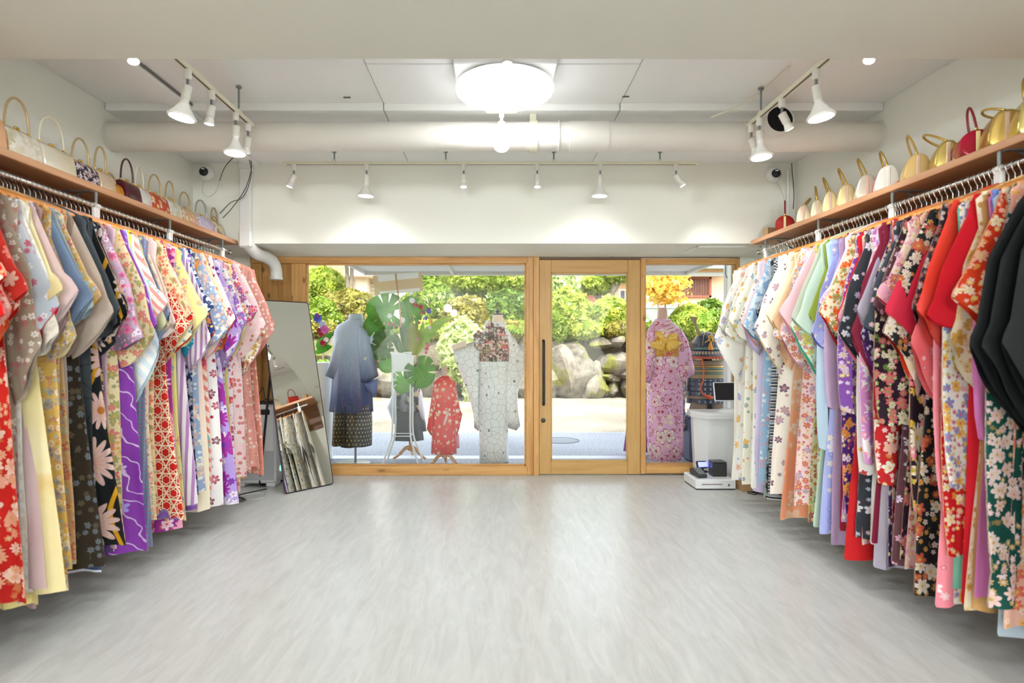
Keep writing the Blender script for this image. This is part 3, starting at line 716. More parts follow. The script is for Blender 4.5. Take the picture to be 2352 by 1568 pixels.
def tri(x): return 2/math.pi*math.asin(.97*math.sin(x))      # creased fold instead of a soft wave
def kimono_meshes(rng, sgn, L=1.62, slv=1.0, furi=False, fat=1.0, wide=False, slim=False, big=False):
    """hung kimono, x = across the rail (+ is the aisle side when sgn*x), y along the rail, z down from the collar"""
    body = MB(); n = 40
    lev = [(0, .072, .010), (-.03, .14, .014), (-.066, .21, .017), (-.10, .235, .02), (-.2, .225, .021), (-.4, .205, .022), (-.62, .20, .022), (-.85, .205, .023), (-1.1, .21, .025), (-1.35, .22, .026), (-L, .228, .027)]
    fl = .12 if wide else rng.uniform(-.03, .075); ph = rng.uniform(0, 6.28); k1 = rng.choice((2, 3, 3, 4)); ph2 = rng.uniform(0, 6.28); sway = rng.uniform(-.025, .025)
    rr = []; uv = []
    for j, (z, a, b_) in enumerate(lev):
        t = -z / L; ring = []
        a = a + fl*t + .012*math.sin(ph + 5*t)
        for i in range(n):
            q = 2*math.pi*i/n; c = math.cos(q); sn = math.sin(q)
            u = a*math.copysign(abs(c)**.75, c)
            fo = (.004 + .019*t) * tri(k1*math.pi*(u/a) + ph) + .007*t*tri(9*u/a + ph2)
            w_ = b_*fat*.72*math.copysign(abs(sn)**1.1, sn)*(.8+.2*math.cos(3*u/a+ph2)) + fo + sway*t
            dz = -.012*(abs(u)/a)**2 if j < 3 else (.02*math.sin(2.2*u/a + ph2) if j == len(lev)-1 else 0)
            if j == len(lev)-1 and sn > 0: dz += .012
            ring.append((u, w_, z + dz)); uv.append((u if sn < 0 else .62 - u, z))
        rr.append(ring)
    body.rings(rr, False, False, uv)
    sl = []; lin = []
    for side in (-1, 1):
        m = MB(); lm = MB(); ln = slv*rng.uniform(.86, 1.14); out = rng.uniform(.8, 1.02); bot = rng.uniform(.66, .98)
        if slim: out *= .8; bot *= .9
        if big: out = 1.12; ln = 1.35; bot = .95
        if side == sgn: out = .77; ln = min(ln, .95)      # the wall side is pressed in
        # inner and outer edge of the drooping sleeve, from shoulder to opening
        if furi:
            E = [(.10, -.05, .222, -.072), (.13, -.16, .262*out, -.17), (.15, -.34, .32*out, -.33), (.17, -.55, .355*out, -.55*ln), (.18, -.8, .36*out, -.8*ln), (.19, -1.0, .35*out, -1.02*ln), (.2, -1.08*ln, .335*out, -1.12*ln)]
        else:
            E = [(.10, -.05, .222, -.072), (.13, -.15, .262*out, -.16), (.15, -.28, .31*out, -.26), (.165, -.42, .352*out, -.35), (.18, -.55*bot, .385*out, -.42*ln), (.205, -.66*bot*ln, .405*out, -.455*ln), (.235, -.76*bot*ln, .41*out, -.475*ln)]
        n2 = 24; rr = []; uv = []; p3 = rng.uniform(0, 6.28); A = rng.uniform(.008, .026); tw = rng.uniform(-.03, .012); kf = rng.choice((1.5, 2.0, 2.6))
        lrings = []
        for j, (ix, iz, ox, oz) in enumerate(E):
            t = j/(len(E)-1); ring = []; lr = []
            b_ = (.009 + .009*t)*fat
            for i in range(n2):
                q = 2*math.pi*i/n2; s = .5 + .5*math.copysign(abs(math.cos(q))**.9, math.cos(q)); th = math.copysign(abs(math.sin(q))**1.2, math.sin(q))
                fo = A*t*tri(kf*math.pi*s + p3) + .25*A*t*tri(3.1*kf*math.pi*s + 2*p3 + 4*t) + tw*t*s
                x = ix + (ox-ix)*s; z = iz + (oz-iz)*s - .03*t*math.sin(math.pi*s)
                ring.append((side*x, b_*th + fo, z)); uv.append((side*x*1.2 + (0 if th < 0 else 1.1), z*1.1))
                s2 = .5+(s-.5)*.93
                lr.append((side*(ix + (ox-ix)*s2), b_*.8*th + fo, iz + (oz-iz)*s2 - .03*t*math.sin(math.pi*s2)))
            rr.append(ring)
            if j >= len(E)-3: lrings.append(lr)
        m.rings(rr, True, False, uv)
        lm.rings(lrings, True, False)
        sl.append(m); lin.append(lm)
    # collar band over the hanger
    cb = MB(); rr = []
    for i in range(9):
        t = i/8; q = math.pi*t; x = .078*math.cos(q); y = -.012 + .0; z = -.035*abs(math.cos(q))**1.2 + .006
        yy = .016*math.sin(q)
        rr.append([(x, yy-.006, z-.02), (x, yy-.010, z+.004), (x, yy-.004, z+.006), (x, yy, z-.018)])
    cb.rings(rr)
    return body, sl, lin, cb

ORD = ['first', 'second', 'third', 'fourth', 'fifth', 'sixth', 'seventh', 'eighth', 'ninth', 'tenth']
def ordinal(i):
    if i < 10: return ORD[i]
    n = i+1; return f"{n}{'th' if n % 100 in (11, 12, 13) else {1: 'st', 2: 'nd', 3: 'rd'}.get(n % 10, 'th')}"

# rows: distance (or .) | look | print | base | base2 | print colours | scale | lining | options (f long sleeves, s short)
LEFT = """
1.93|orange with white blossoms|floral|f26a1e|e8501a|ffe9d8,ffd0b0,f7b04a|9|f7d9c0|
.|bright red with pink cherry blossom|spots|e0201c|d41414|f6a0b8,ffd7dd,8fbf6a|8|d9231d|w
.|salmon pink with red flowers|floral|ef9d97|f2b4ae|e8432c,f6dcd4,d92a1c|8|eeb0a8|
.|bright red and cream leaf|floral|d81c18|c91512|f3d2b2,ff8a5a,f6e7d6|8|c81a16|
.|orange red swirl|swirl|e8401c|e5542c|f7c9a6,f4a070|6|e06040|
.|coral red with pale petals|spots|d8463c|cc382e|f4c8b8,e88070,f6e0d0|7|cf3f38|
.|scarlet with white maple leaves|floral|cf2a22|b81f1a|f2e2d6,e8b49c,d8a86a|7|c82018|w
.|grey brown small floral|small|a59a8c|958878|e6ddd2,b8645a,7e8a94|13|b8aa9a|
2.29|pale grey blue with tiny bright flowers|small|c3cbd4|b4c2d0|f4f4f2,cf5f62,5a6da8|11|c8283a|
.|ivory white|lace|ece8de|f2efe8|ded8cc,cdbfae|8|f0ece2|
.|soft yellow|plain|e2d38e|ead9a0||8|efe4b0|
.|butter yellow shaded|cloud|dcc878|e8dba6|efe6c0,e4c98c|4|f2e4b4|w
.|pale mauve pink|plain|d9c0c2|cdb2b6||8|e4cfd0|
.|dusty mauve|plain|a58a8a|9c8082||8|b89c9c|
2.43|slate blue|plain|6d82a0|7f93ae||8|8fa3b8|
.|mustard yellow with fine sprigs|floral|ddb866|d8ae58|f4e8d0,9fb0b4,b8604c|10|e8d8b0|w
.|soft grey blue|plain|a3adb2|98a4ac||8|9fb4c4|
.|cream with many small flowers|floral|e6d8ba|ddc9a0|c8686a,8fb0c0,e2a84c|11|d8c4a0|
.|yellow with red and grey sprigs|floral|e2c078|dcb468|c8504a,b0c4c8,f2ead8|11|caa05c|
.|peach multicoloured floral|floral|d8b48c|d0a67c|c8605c,a9bdb0,e8cf70|11|d8c0b0|
.|light grey taupe|plain|b9aa9f|ac9c92||8|c8bab0|
2.57|plain taupe|plain|9c8a7e|938074||8|a8948a|
.|dark olive brown with faint flowers|small|342c22|2e271e|5a5040,6d7784,5a5040|12|58503f|w
.|charcoal blue|plain|525a62|485058||8|6a7078|
.|dark grey cracked-line|lattice|4c5056|565b62|2c2f34,6a7078|12|454a50|
2.70|black with yellow bands and pink daisies|bands|1e2224|181b1e|e0a424,f0cdc8,f6e4e0,c87a34|5|241f22|w
.|indigo and white striped|hstripe|3e4d6e|34405e|d8dee8,8fa0c0|9|34405c|
.|black with pink chrysanthemums|big|262a2e|1e2226|f2ccc6,f7e2de,d9a24a|9|2c2c30|
.|lilac black mixed floral|floral|cfb4cc|3e3a48|f4e8f0,e76a90,7c4a94|10|8a6a90|
.|deep purple with white and yellow blossoms|floral|4a3366|573c76|f2f0f4,e8cf5c,b848a8|8|3a2a50|
.|pale pink plain|plain|e6cad6|dcbccb||8|ecd6de|
.|cream with green and rose flowers|floral|e8dcb4|e2d2a2|d8788a,8fa874,e9b04c|9|e8dec0|
.|violet with white curls|swirl|8a3fae|7c34a0|dcc4ea,b0a0f0|4.5|9448b4|w
.|lilac blue watercolour|cloud|c0bcea|a8a4e0|e6e4f6,6f66c8|6|cfcdf0|
.|lime yellow|plain|dde03a|e4e452||8|e8ea70|n
3.02|sky blue and white diagonal striped|stripe|cfe4ee|dceaf0|f4f6f0,e9efc0,b8c8f0|8|d4e8f2|
.|cream and coral striped|stripe|f4e6d6|f6ecde|ec9a90,e0507a,8fd0d8|12|f2ddd0|
.|pale sage|plain|d4d6ae|cdd0a4||8|dde0bc|
.|denim blue plaid|plaid|6a86aa|5c789e|9ab4cc,b05a64|14|7f98b4|
.|cream peach floral|floral|f2dcbc|eed2ac|de8a66,b9b084,f2ece0|10|e8d4b8|
.|pale shell pink|plain|eed8d8|e8cfd0||8|f2e2e2|
.|beige with coral flowers|floral|efd9b0|eacfa0|e09070,9ca66c,d45a4a|9|ecdcc0|
.|scarlet and white hemp-leaf with purple flowers|star|d42a20|c8221a|f2e8c8,8a52b0,f2f0ee,68b8b4|7|e8d8a0|w
.|cream with purple and red flowers|floral|efe4c0|f2ead0|8a4fb0,d2392c,6ab0a8|7|d8402c|
3.35|golden yellow with white mums|big|f0b93c|ecae2c|f6f2ec,d84a5c,f6e2b0|9|f0c050|
.|purple and pink chrysanthemum|big|a03a98|8f2f8c|f0b0d0,fbe6f0,d83a5c|9|9a3894|
.|pale yellow speckled|spots|f2eaa0|f0e48c|e0a0a0,8fb4d0,f4d050|9|f4ecb0|
.|teal blue with rings|swirl|1f8fb4|2484aa|bfe4ee,6fc0d8|5|1c86ac|
.|white with lilac stripes|vstripe|ece4ee|f2ecf2|b487c0|9|d8c4de|
.|white with purple tie-dye bars|hstripe|f0e9f2|ece2f0|b08ac8,8a5cb0|10|c8a8d8|
.|navy with white scattered pattern|lace|2a3f6c|22365f|dfe6f0,6a86b8|7|30446e|
.|navy with orange and white flowers|floral|28407c|22356c|f2efe6,e8803c,f0c04c|7|d8502c|
3.70|pale blue grey with cream flowers|floral|9fb4d4|93a9cc|f4efdc,e8b49a,dce4f0|8|a8bcd8|
.|soft pink and cream|grad|f2c8cc|f6ead0||8|e87a90|
.|cream with orange dots|spots|f4e2b8|f2deb0|e0905c,e8a870|14|f4e6c8|
.|rust brown with small dots|small|b8623c|ac5834|f0d2b4,e8b088|14|b06040|
.|white pink and red striped|stripe|f6e8dc|f4e2d4|e58a80,d0366a,7ed0d0|10|f2dcd0|
3.86|white with maroon snowflake flowers|spots|f2eef0|f6f2f2|7a1f3c,b0284c,f2e6ea|7|e8432c|
.|orange red with bright flowers|floral|ea4a1e|e0401a|f4d24c,3c68d0,f4f0e8|7|f06a30|
.|lilac with magenta mums|big|c4aae4|b49ade|b0309c,f4f0f6,6a3cb0|9|c8b4ea|w
.|violet and white outlined flowers|floral|cdbcec|e4daf4|7e3cb4,b2389c,5cb8b0|6|d4c4ee|
4.02|white with pink and aqua flowers|floral|f2ecf2|eef4f4|c83c8c,62c4d4,e84c5c|7|bcdfe4|
.|lilac cream mixed flowers|floral|e0d2ec|f0e6d8|a044b0,e86a8c,4cb8c0|8|d0bce4|
.|aqua and cream floral|floral|c8e6e6|f2ead2|e08a60,d85c7c,8fb870|9|cfe8e4|
.|pale cream yellow|plain|f0e2a4|eedc98||8|f2e4ac|
4.18|white with red and purple plum blossom|floral|f4ecf0|ecdde8|d4242c,8a2c90,f2b8c8|8|f07a9c|
.|pale pink small floral|small|f2d2d4|f4dcdc|d85a6c,f8f2ee,b0b88c|12|f2d8da|
.|white with cherry and gold sprigs|floral|f4efe6|f2ead8|d0303c,e0a84c,7a9c60|9|f2c0c8|
.|rose pink floral|small|eeb8b4|f0c4c0|f6ece6,c85a64,e8d0b0|12|f0c4c4|
4.36|dusty salmon tiny floral|small|e6aca0|e2a498|f6e6dc,c87a70,f2d2c0|15|e4b4ac|
.|salmon pink scattered petals|small|e8a89c|e4a094|f8ece4,d08078,f4d8cc|14|e8b4ac|
4.54|coral and cream sprigged|small|e0907e|e49c8a|f6e2d4,c0604c,f2d0bc|14|e4a494|
"""
RIGHT = """
1.84|crimson with white crests|floral|b8141e|a8101a|f0e0d8,e0b060,8aa0c0|8|b0141c|f
.|magenta with white petals|grad|a03a90|c060b0||8|e8c8e0|f
.|plain black|plain|17191b|1e2022||8|141618|b
.|plain black wide-sleeved|plain|1b1d20|141618||8|101214|b
.|black|plain|1a1c1e|202225||8|141618|b
2.02|white and magenta floral|floral|ecd4de|d8a8c8|b84090,f6eef2,c8506a|7|b02090|n
.|peach pink with flowers|floral|e0a090|e8b8a4|d85a5c,f2e8d8,e8c050|8|d86050|
2.12|dark green with white cherry blossom|floral|17564c|134a42|f0e0e0,e8c8cc,c8a050|7|2aa080|f
.|pale blue grey|plain|b4c4d0|a8b8c8||8|c0d0dc|n
.|orange red floral|floral|e0401c|d03414|f4e4d4,f0b0a0,f0c860|8|d83c1c|
.|cornflower blue plain|plain|6c90dc|7c9ce0||8|88a4e4|n
.|orchid pink|plain|d880c0|cf74b6||8|e090c8|f
.|cream with gold embroidery|floral|efe4cc|e8dabc|d8a84c,e8d4a0,b8864c|7|e8dcc0|n
.|golden tan|plain|c89c64|bc9058||8|d0a870|n
2.26|crimson red|plain|d4182c|c81426||8|d81c30|
.|white with blue and yellow blossoms|floral|efece4|f2f0e8|6c9cd0,e8c850,e05a6c|9|8cb8e8|f
.|vivid red with cream flowers|floral|d01a20|c4141a|f2e4d0,e8b0a8,f0c450|8|c8141c|f
.|jade and pink|plain|58bca0|8ccab4||8|28a888|n
.|rose pink|spots|ee8c9c|f09cab|f8e4e8,d85070,f2c0c8|7|e87c8c|f
2.405|coral red|gradfl|e84434|f08c90||7|d84a44|
.|rose coral with white petals|spots|ec6a70|f08a90|fbeef0,f2c0c4,d84a5c|7|e06068|
.|charcoal with white grasses|floral|3a4248|2c3338|d8dcd8,b06058,8a949c|7|2c3034|
.|black with red fans|floral|22262a|1a1d20|b8403c,d8d4cc,c8a050|7|a01c20|
.|deep pink red|plain|d8304c|c82844||8|e04c60|
2.53|cream with orange peonies|big|efe0c0|e8d4ac|e0742c,f4ece0,c8402c|8|d83c24|
.|black with bright peonies|big|2a1a26|20141e|e87a98,f0ead8,e8b43c,6fa848|9|301c28|f
.|pink and white blossom|floral|e8a8c0|f0c4d4|fbf2f4,c84c80,e8d058|8|d84068|
.|dark plum with flower baskets|floral|341e30|2a1828|f0e2d0,e0607c,8cb050|7|8a1c2c|f
2.665|brown mauve dotted with tiny blossoms|spots|684048|5c3840|e8b4c0,e8e0e8,a884d0|13|58343c|
.|slate grey dotted with pale blossoms|spots|48525c|404a54|c4b0e0,e8b8c4,eee8ec|12|3c444c|
.|scarlet with white mums|floral|c8242a|b81c22|f6f0ea,f0b8bc,e8c060|7|c01c24|f
.|deep purple with white flowers|floral|3c2458|32204c|f0ecf4,b8a0dc,e8d468|8|6a2c80|
.|maroon|plain|8c2440|7c1e38||8|902844|
.|lavender grey|plain|c4bccc|b8b0c4||8|d0c8d8|
2.86|white and lilac with large pastel flowers|big|efe6ee|f4eef2|d88cc8,f09cac,b890dc|8|a84058|f
.|white with hexagon crests|spots|f2efea|f4f2ee|d8502c,c04050,e8c850|5|f2efea|f
2.93|charcoal black with white sprigs|spots|2e3238|363a42|d8dadc,a09cb8,c8a8b8|9|303438|
.|pink with white flowers|floral|f0a8b8|f4bcc8|faf2f2,d85880,e8d880|8|e07890|
2.99|bright red|plain|c81c22|bc161c||8|c81c24|
.|lilac purple with white camellias|floral|8a54b0|7a48a4|f4f0f6,e0c8ec,e8d050|8|6a3898|f
.|deep violet with bright flowers|floral|4c2a78|40246a|f2eef4,e8a83c,d84a5c|8|58308a|f
.|cream and orange blossoms|floral|efe6d0|e8dcc0|e8742c,8fa860,c8402c|9|c8181c|
.|black with green and white leaves|floral|2a2e30|222628|dce4d8,78a07c,e8e0d0|8|a81820|
.|dark cherry red|plain|9c1830|8c142a||8|b01c34|
3.10|pale lilac with purple cherry blossom|gradfl|e6d2ea|a858b0|f4eef6,c890d0,f0e4c0|9|d8c0e0|
.|pink lilac|plain|dcc0e4|d2b4dc||8|c8141c|f
3.216|periwinkle blue|spots|aab4ea|b8c0ee|e4e6f8,8f9ae0,f2ead0|6|6a70c8|
.|pale sky blue|plain|c4dcf0|b8d4ec||8|a8dce4|f
.|olive green|plain|96a43c|8a9832||8|a4b050|n
3.31|pale mint green|plain|d2e6d0|c8dfc8||8|bcd8c4|
.|soft sage grey|plain|c4cbb8|bac2ae||8|ccd2c4|
.|pale celadon with flowers|floral|d8eacc|e2f0d8|e8c84c,e07c8c,6cc4a8|8|58c0a0|
3.40|pale yellow with yellow blossoms|floral|f2ecc0|f4f0cc|ecc83c,d8504c,68c0a0|8|e8dca0|
.|pink to cream shaded|grad|f0c8d4|f6e8cc||8|f0a8b4|
.|pale pink with lilac flowers|floral|f4dcdc|f6e6e2|b89cd4,d85c6c,e8cc70|10|d88490|
3.53|shell pink with bright sprigs|floral|f4d8cc|f6e2d6|e07c6c,8ca8d8,e8c860|10|cf7a84|
.|apricot shaded|grad|f2cfa4|ee8c50||8|f4d0a0|
.|peach with pale flowers|gradfl|f4d8b0|f0a078|f8f0e0,f2c8a8,c8a080|8|f2cca0|
.|cream to peach shaded|grad|f2ead0|f2b894||8|f4d6a4|
3.757|ivory with small dark plum flowers|spots|f2ede0|f4f0e6|6a5a78,b8a0b0,d8a8a0|8|f2d4a0|
.|plain white short|plain|f4f4f4|eeeeee||8|f0f0f0|s
3.88|black and white arrow-pattern|hstripe|30343a|2a2e34|d8dade,a8acb4|16|2c3036|
.|black and grey lace-pattern|lace|2c3034|34383e|a8b4b4,6a7478|6|2a2e32|
.|blue with white petals|lace|8cb0d4|80a4cc|dce8f2,b8d0e8|6|7ca0c8|
.|sky blue floral|small|a4c4e0|98bada|eef4f8,d88c98,c8dcec|13|8cb0d0|
4.055|pale pink cotton|spots|f4d4d0|f2ccc8|fbf0ee,e8a8a4|10|e8a8ac|
4.095|pale lilac cotton|plain|d8cce6|cfc2e0||8|c4b4dc|
.|white with fine navy sprigs|spots|f2f0ea|f4f2ec|4c5878,8fb0b8,d8b060|11|f0eee6|
.|cream with blue and yellow sprigs|spots|f2eee0|f4f0e4|8cb0d8,e8c060,b8c080|9|f0ecdc|
.|white with rose and green sprigs|spots|f4f1ea|f2eee4|e8a0a0,b0bc84,a8c0e4|9|f2eee4|
4.33|cream cotton with gold and teal sprigs|spots|f0ecda|f2eee0|e0b850,6aa8a0,e8b0a8|9|f0ead8|
.|white cotton with pink and blue flowers|spots|f4f2ec|f2efe8|a8bce8,f0b0a8,e8c468|7|f2efe6|
4.47|white cotton with blue and yellow roses|spots|f5f2ea|f3f0e6|9fb6e6,efc15a,f0b4b0|6.5|f2eee2|
4.53|plain ivory cotton|plain|f3efe2|f1ecde||8|f2eee2|
"""
def parse(txt):
    rows = [l.split('|') for l in txt.strip().split('\n')]
    zs = [None if r[0] == '.' else float(r[0]) for r in rows]
    i = 0
    while i < len(zs):
        if zs[i] is None:
            j = i
            while zs[j] is None: j += 1
            a, b_ = zs[i-1], zs[j]; n = j - i + 1
            for k in range(i, j): zs[k] = a + (b_-a)*(k-i+1)/n
        i += 1
    return list(zip(zs, rows))
LIN = {}
def lining_mat(h):
    if h not in LIN: LIN[h] = pmat('lining_'+h, h, .7, spec=.2)
    return LIN[h]
seed = 0
for s, sd, txt in ((-1, 'left', LEFT), (1, 'right', RIGHT)):
    rows = parse(txt); N = len(rows)
    for i, (y, r) in enumerate(rows):
        seed += 1; rng = random.Random(seed*7+3)
        look, kind, b1, b2, cols, scale, ln, opt = r[1:9]
        cols = [c for c in cols.split(',') if c]
        m = cloth('kimono_cloth', kind, b1, b2, cols, float(scale), seed=seed)
        frw = N - 1 - i
        g = f'kimono on the {sd} rack'
        t = thing('kimono', f'{look} kimono, {ordinal(frw)} from the window on {sd} rack', 'kimono', (s*RXP, y, RZ-.072+rng.uniform(-.012, .010)), R(rng.uniform(-7, 7)) + (math.pi if rng.random() < .0 else 0), g)
        L = rng.uniform(1.56, 1.70)
        if opt == 's': L = .9
        body, sl, lin, cb = kimono_meshes(rng, s, L, rng.uniform(.92, 1.24), opt == 'f', rng.uniform(.8, 1.05), opt == 'w', opt == 'n', opt == 'b')
        body.build('body', m, t, 50)
        for q in range(2):
            so = sl[q].build('sleeve', m, t, 50)
            lin[q].build('lining', lining_mat(ln), so, 180)
        cb.build('collar', m if rng.random() < .6 else lining_mat(ln), t, 50)
        hg = thing('clothes_hanger', f'wooden hanger holding the {ordinal(frw)} kimono from the window on {sd} rack', 'hanger', (s*RXP, y, RZ), R(rng.uniform(-6, 6)), f'wooden hangers on the {sd} rail')
        inst('hook', HOOK, hg); inst('bar', BAR, hg)

# ================================================================ BAGS ON THE SHELVES
SHT = SHZ + .034
def bag(label, loc, rz, L, W, H, m, hm, hh=.13, round_=False, band=None, grp=None, htilt=0.0, frame=True, zipc=None):
    """handbag, length along x, standing at z=0"""
    t = thing('handbag', label, 'handbag', loc, rz, grp)
    n = 20; prof = []
    for k in range(n):
        q = 2*math.pi*k/n - math.pi/2
        c, s_ = math.cos(q), math.sin(q)
        if round_: y = W/2*c; z = H/2 + H/2*s_
        else:
            z = H/2 + H/2*math.copysign(abs(s_)**.55, s_)
            wz = 1 - .45*(z/H)**1.6
            y = W/2*math.copysign(abs(c)**.6, c)*wz
        prof.append((y, z))
    rr = []
    for (x, k) in ((-.5, .80), (-.494, .92), (-.475, .985), (-.44, 1), (0, 1.03), (.44, 1), (.475, .985), (.494, .92), (.5, .80)):
        rr.append([(x*L, y*k, H/2 + (z-H/2)*(k if k < 1 else 1)) for y, z in prof])
    zmin = min(p[2] for r in rr for p in r)
    uv = [(x+y*.7, z) for r in rr for x, y, z in r]
    body = MB().rings(rr, True, True, uv).build('body', m, t, 50)
    if frame:
        MB().box(-L*.42, L*.42, -.007, .007, H-.012, H+.006, .003).build('clasp_frame', GOLD, t, 0)
        for dx in (-.008, .008):
            MB().lathe([(.0075*math.sin(math.pi*k/6)+.0003, H+.012-.0075*math.cos(math.pi*k/6)) for k in range(7)], 10, Matrix.Translation((dx, 0, 0))).build('clasp_bead', GOLD, t, 80)
    hl = L*.36; th = math.sin(htilt); up = (0, math.sin(htilt), math.cos(htilt))
    P = arc((-hl, 0, H), (hl, 0, H), hh, 16, up, .75)
    MB().tube(P, .0055, 8).build('handle', hm, t, 80)
    for sx in (-1, 1):
        MB().tube([(sx*hl, 0, H-.012), Vector((sx*hl, 0, H)) + Vector(up)*.012], .0068, 8).build('handle_ring', GOLD, t, 60)
    if band:
        for sx in (-1,):
            MB().box(sx*L*.5-.003, sx*L*.5+.001, -.008, .008, H*.12, H*.93, .0015).build('end_strap', band, t, 0)
            MB().lathe([(.006, 0), (.006, .004), (.003, .006)], 10, Matrix.Translation((sx*L*.5-.002, 0, H*.14)) @ Matrix.Rotation(R(-90), 4, 'Y')).build('strap_stud', GOLD, t, 40)
    return t
def sheen(nm, c, metal=.35, rough=.28, kind='spots', cols=('#fff6e8', '#f0d8c8'), sc=14, c2=None):
    m = cloth(nm, kind, c, c2 or c, cols, sc, rough, seed=len(nm)*3, metal=metal); return m
hbei = pmat('handle_beige', '#b8a074', .35, metal=.3); hdark = pmat('handle_maroon', '#4a2a30', .3); hwh = pmat('handle_cream', '#d8cfb8', .35); hsil = pmat('handle_silver', '#b8b8bc', .3, metal=.5); hpk = pmat('handle_peach', '#c99474', .4)
LB = [(-75, 22, .175, 'peach satin handbag with tall handle at the near end of left shelf', sheen('bag_peach', '#e8b48c', .1, .4, 'plain'), hpk, .16),
      (26, 103, .155, 'cream lace-patterned handbag beside the peach one', sheen('bag_lace', '#e4dcc4', .15, .4, 'lace', ('#f4f0e4', '#cfc9a8'), 6), hbei, .15),
      (104, 181, .15, 'pearly cream handbag with pastel brushstrokes on left shelf', sheen('bag_pearl', '#efe2c4', .35, .22, 'cloud', ('#f6efdc', '#d8cfe0'), 6), hwh, .15),
      (182, 234, .135, 'black handbag covered in pink and white blossoms', sheen('bag_blackfl', '#2a2430', .05, .3, 'floral', ('#f0c4c8', '#eeeae0', '#b898d0'), 18), hbei, .13),
      (235, 271, .135, 'champagne satin handbag on left shelf', sheen('bag_champ', '#e0c8ac', .35, .25, 'cloud', ('#e8d4bc', '#d8b070'), 4), hbei, .14),
      (273, 290, .10, 'small orange and gold brocade purse beside the maroon handbag', sheen('bag_brocade', '#c8681c', .25, .35, 'floral', ('#f0d040', '#f0b030', '#a03410'), 26), hbei, .05),
      (293, 331, .14, 'glossy dark maroon barrel handbag with matching handle', sheen('bag_maroon', '#521c24', .0, .12, 'plain'), hdark, .14),
      (334, 353, .14, 'pearl white handbag next to the maroon one', sheen('bag_white', '#e8e6de', .2, .2, 'spots', ('#e8c8e0', '#f4f0ec'), 9), hwh, .13),
      (356, 394, .14, 'orange red sparkling handbag with gold blossoms', sheen('bag_red', '#d0502c', .35, .3, 'small', ('#f4d8a0', '#f8ece0', '#e8b050'), 12), hbei, .13),
      (395, 422, .145, 'silvery white glitter handbag beside the orange red one', sheen('bag_silver', '#dcdcd4', .3, .35, 'lace', ('#ecece6', '#d8cfa0'), 9), hbei, .13),
      (425, 459, .13, 'amber handbag with pink and white cherry blossom', sheen('bag_amber', '#d8b074', .15, .35, 'floral', ('#f8f0e8', '#e8b0c0', '#f0d080'), 13), hbei, .12),
      (461, 496, .13, 'purple and white cherry blossom handbag on left shelf', sheen('bag_purple', '#9080c0', .15, .3, 'floral', ('#f6f2f6', '#e8c8dc', '#6850a8'), 14, '#cfc8e4'), hsil, .12),
      (498, 524, .13, 'cream handbag with two small purple flowers', sheen('bag_creamfl', '#ece0b4', .1, .35, 'spots', ('#a888b0', '#c8b0c0', '#8a6a90'), 6), hbei, .11),
      (526, 543, .125, 'bronze sequinned handbag at the window end of left shelf', sheen('bag_bronze', '#8a6c34', .6, .35, 'lace', ('#c8a050', '#604818'), 12), hbei, .05)]
for (x0, x1, H, lb, m, hm, hh) in LB:
    X = 2.14; z0 = F*X/(VX-x0); z1 = F*X/(VX-x1); z1 = min(z1, 4.71); L = max(z1-z0, .12); zc = z1 - L/2
    bag(lb, (-X-.055, zc, SHT), R(90), L, .11, H, m, hm, hh, grp='handbags on the left shelf')
gsat = sheen('bag_gold', '#d8c070', .8, .25, 'plain'); strapw = pmat('strap_rose', '#d8b8a4', .3, metal=.3); strapy = pmat('strap_yellow', '#efe0a0', .3); crs = sheen('bag_crimson', '#a81c34', .05, .1, 'plain'); red = sheen('bag_scarlet', '#a8241c', .05, .12, 'plain')
hgold = pmat('handle_gold', '#b8984c', .3, metal=.6); hcrim = pmat('handle_crimson', '#8a1c2c', .25)
RB = [(1787, .13, .125, True, 'round scarlet lacquered handbag at the window end of right shelf', red, hcrim, strapy, .12, 0),
      (1829, .10, .14, False, 'pale rose gold handbag, second from the window on right shelf', sheen('bag_rosegold', '#ecd6b8', .5, .25, 'plain'), hgold, strapw, .07, -.7),
      (1860, .09, .135, False, 'pale silver gold handbag with narrow tall end, right shelf', sheen('bag_palegold', '#dcd4b0', .6, .25, 'plain'), hgold, strapw, .10, .1),
      (1889, .10, .15, False, 'cream gold handbag with arched brass handle', sheen('bag_creamgold', '#ecd9a4', .4, .3, 'plain'), hgold, strapw, .11, .35),
      (1926, .115, .15, False, 'golden beige brocade handbag with pale end strap', sheen('bag_beigegold', '#e2c890', .4, .3, 'cloud', ('#ecd8a8', '#d8b878'), 9), hgold, strapw, .12, .35),
      (1971, .125, .15, False, 'pearl grey white handbag with brass handle', sheen('bag_greypearl', '#d4cfc0', .3, .22, 'plain'), hgold, strapw, .12, .35),
      (2018, .13, .15, False, 'white handbag with red and yellow panels', sheen('bag_panels', '#e8e4dc', .05, .25, 'stripe', ('#d02818', '#e8c050', '#f0ece4'), 2.4), hgold, pmat('strap_white', '#f2efe6', .3), .10, .3),
      (2085, .13, .14, False, 'plain tan handbag with twisted handle on right shelf', sheen('bag_tan', '#d8b878', .15, .4, 'plain'), pmat('handle_tan', '#b8924c', .4), strapw, .12, .3),
      (2152, .115, .14, False, 'shiny pale gold handbag with sideways handle', gsat, hgold, strapw, .10, 1.0),
      (2218, .135, .13, True, 'round crimson lacquered handbag with gold band', crs, hcrim, strapy, .12, .15),
      (2283, .14, .16, False, 'wide gold handbag with folded handle beside the crimson one', sheen('bag_wide', '#d2bc68', .75, .3, 'plain', c2='#c8a860'), hgold, strapw, .07, 1.2),
      (2350, .13, .17, False, 'gleaming gold handbag at the near end of right shelf', sheen('bag_bright', '#e4d488', .85, .2, 'plain'), hgold, strapw, .09, .2)]
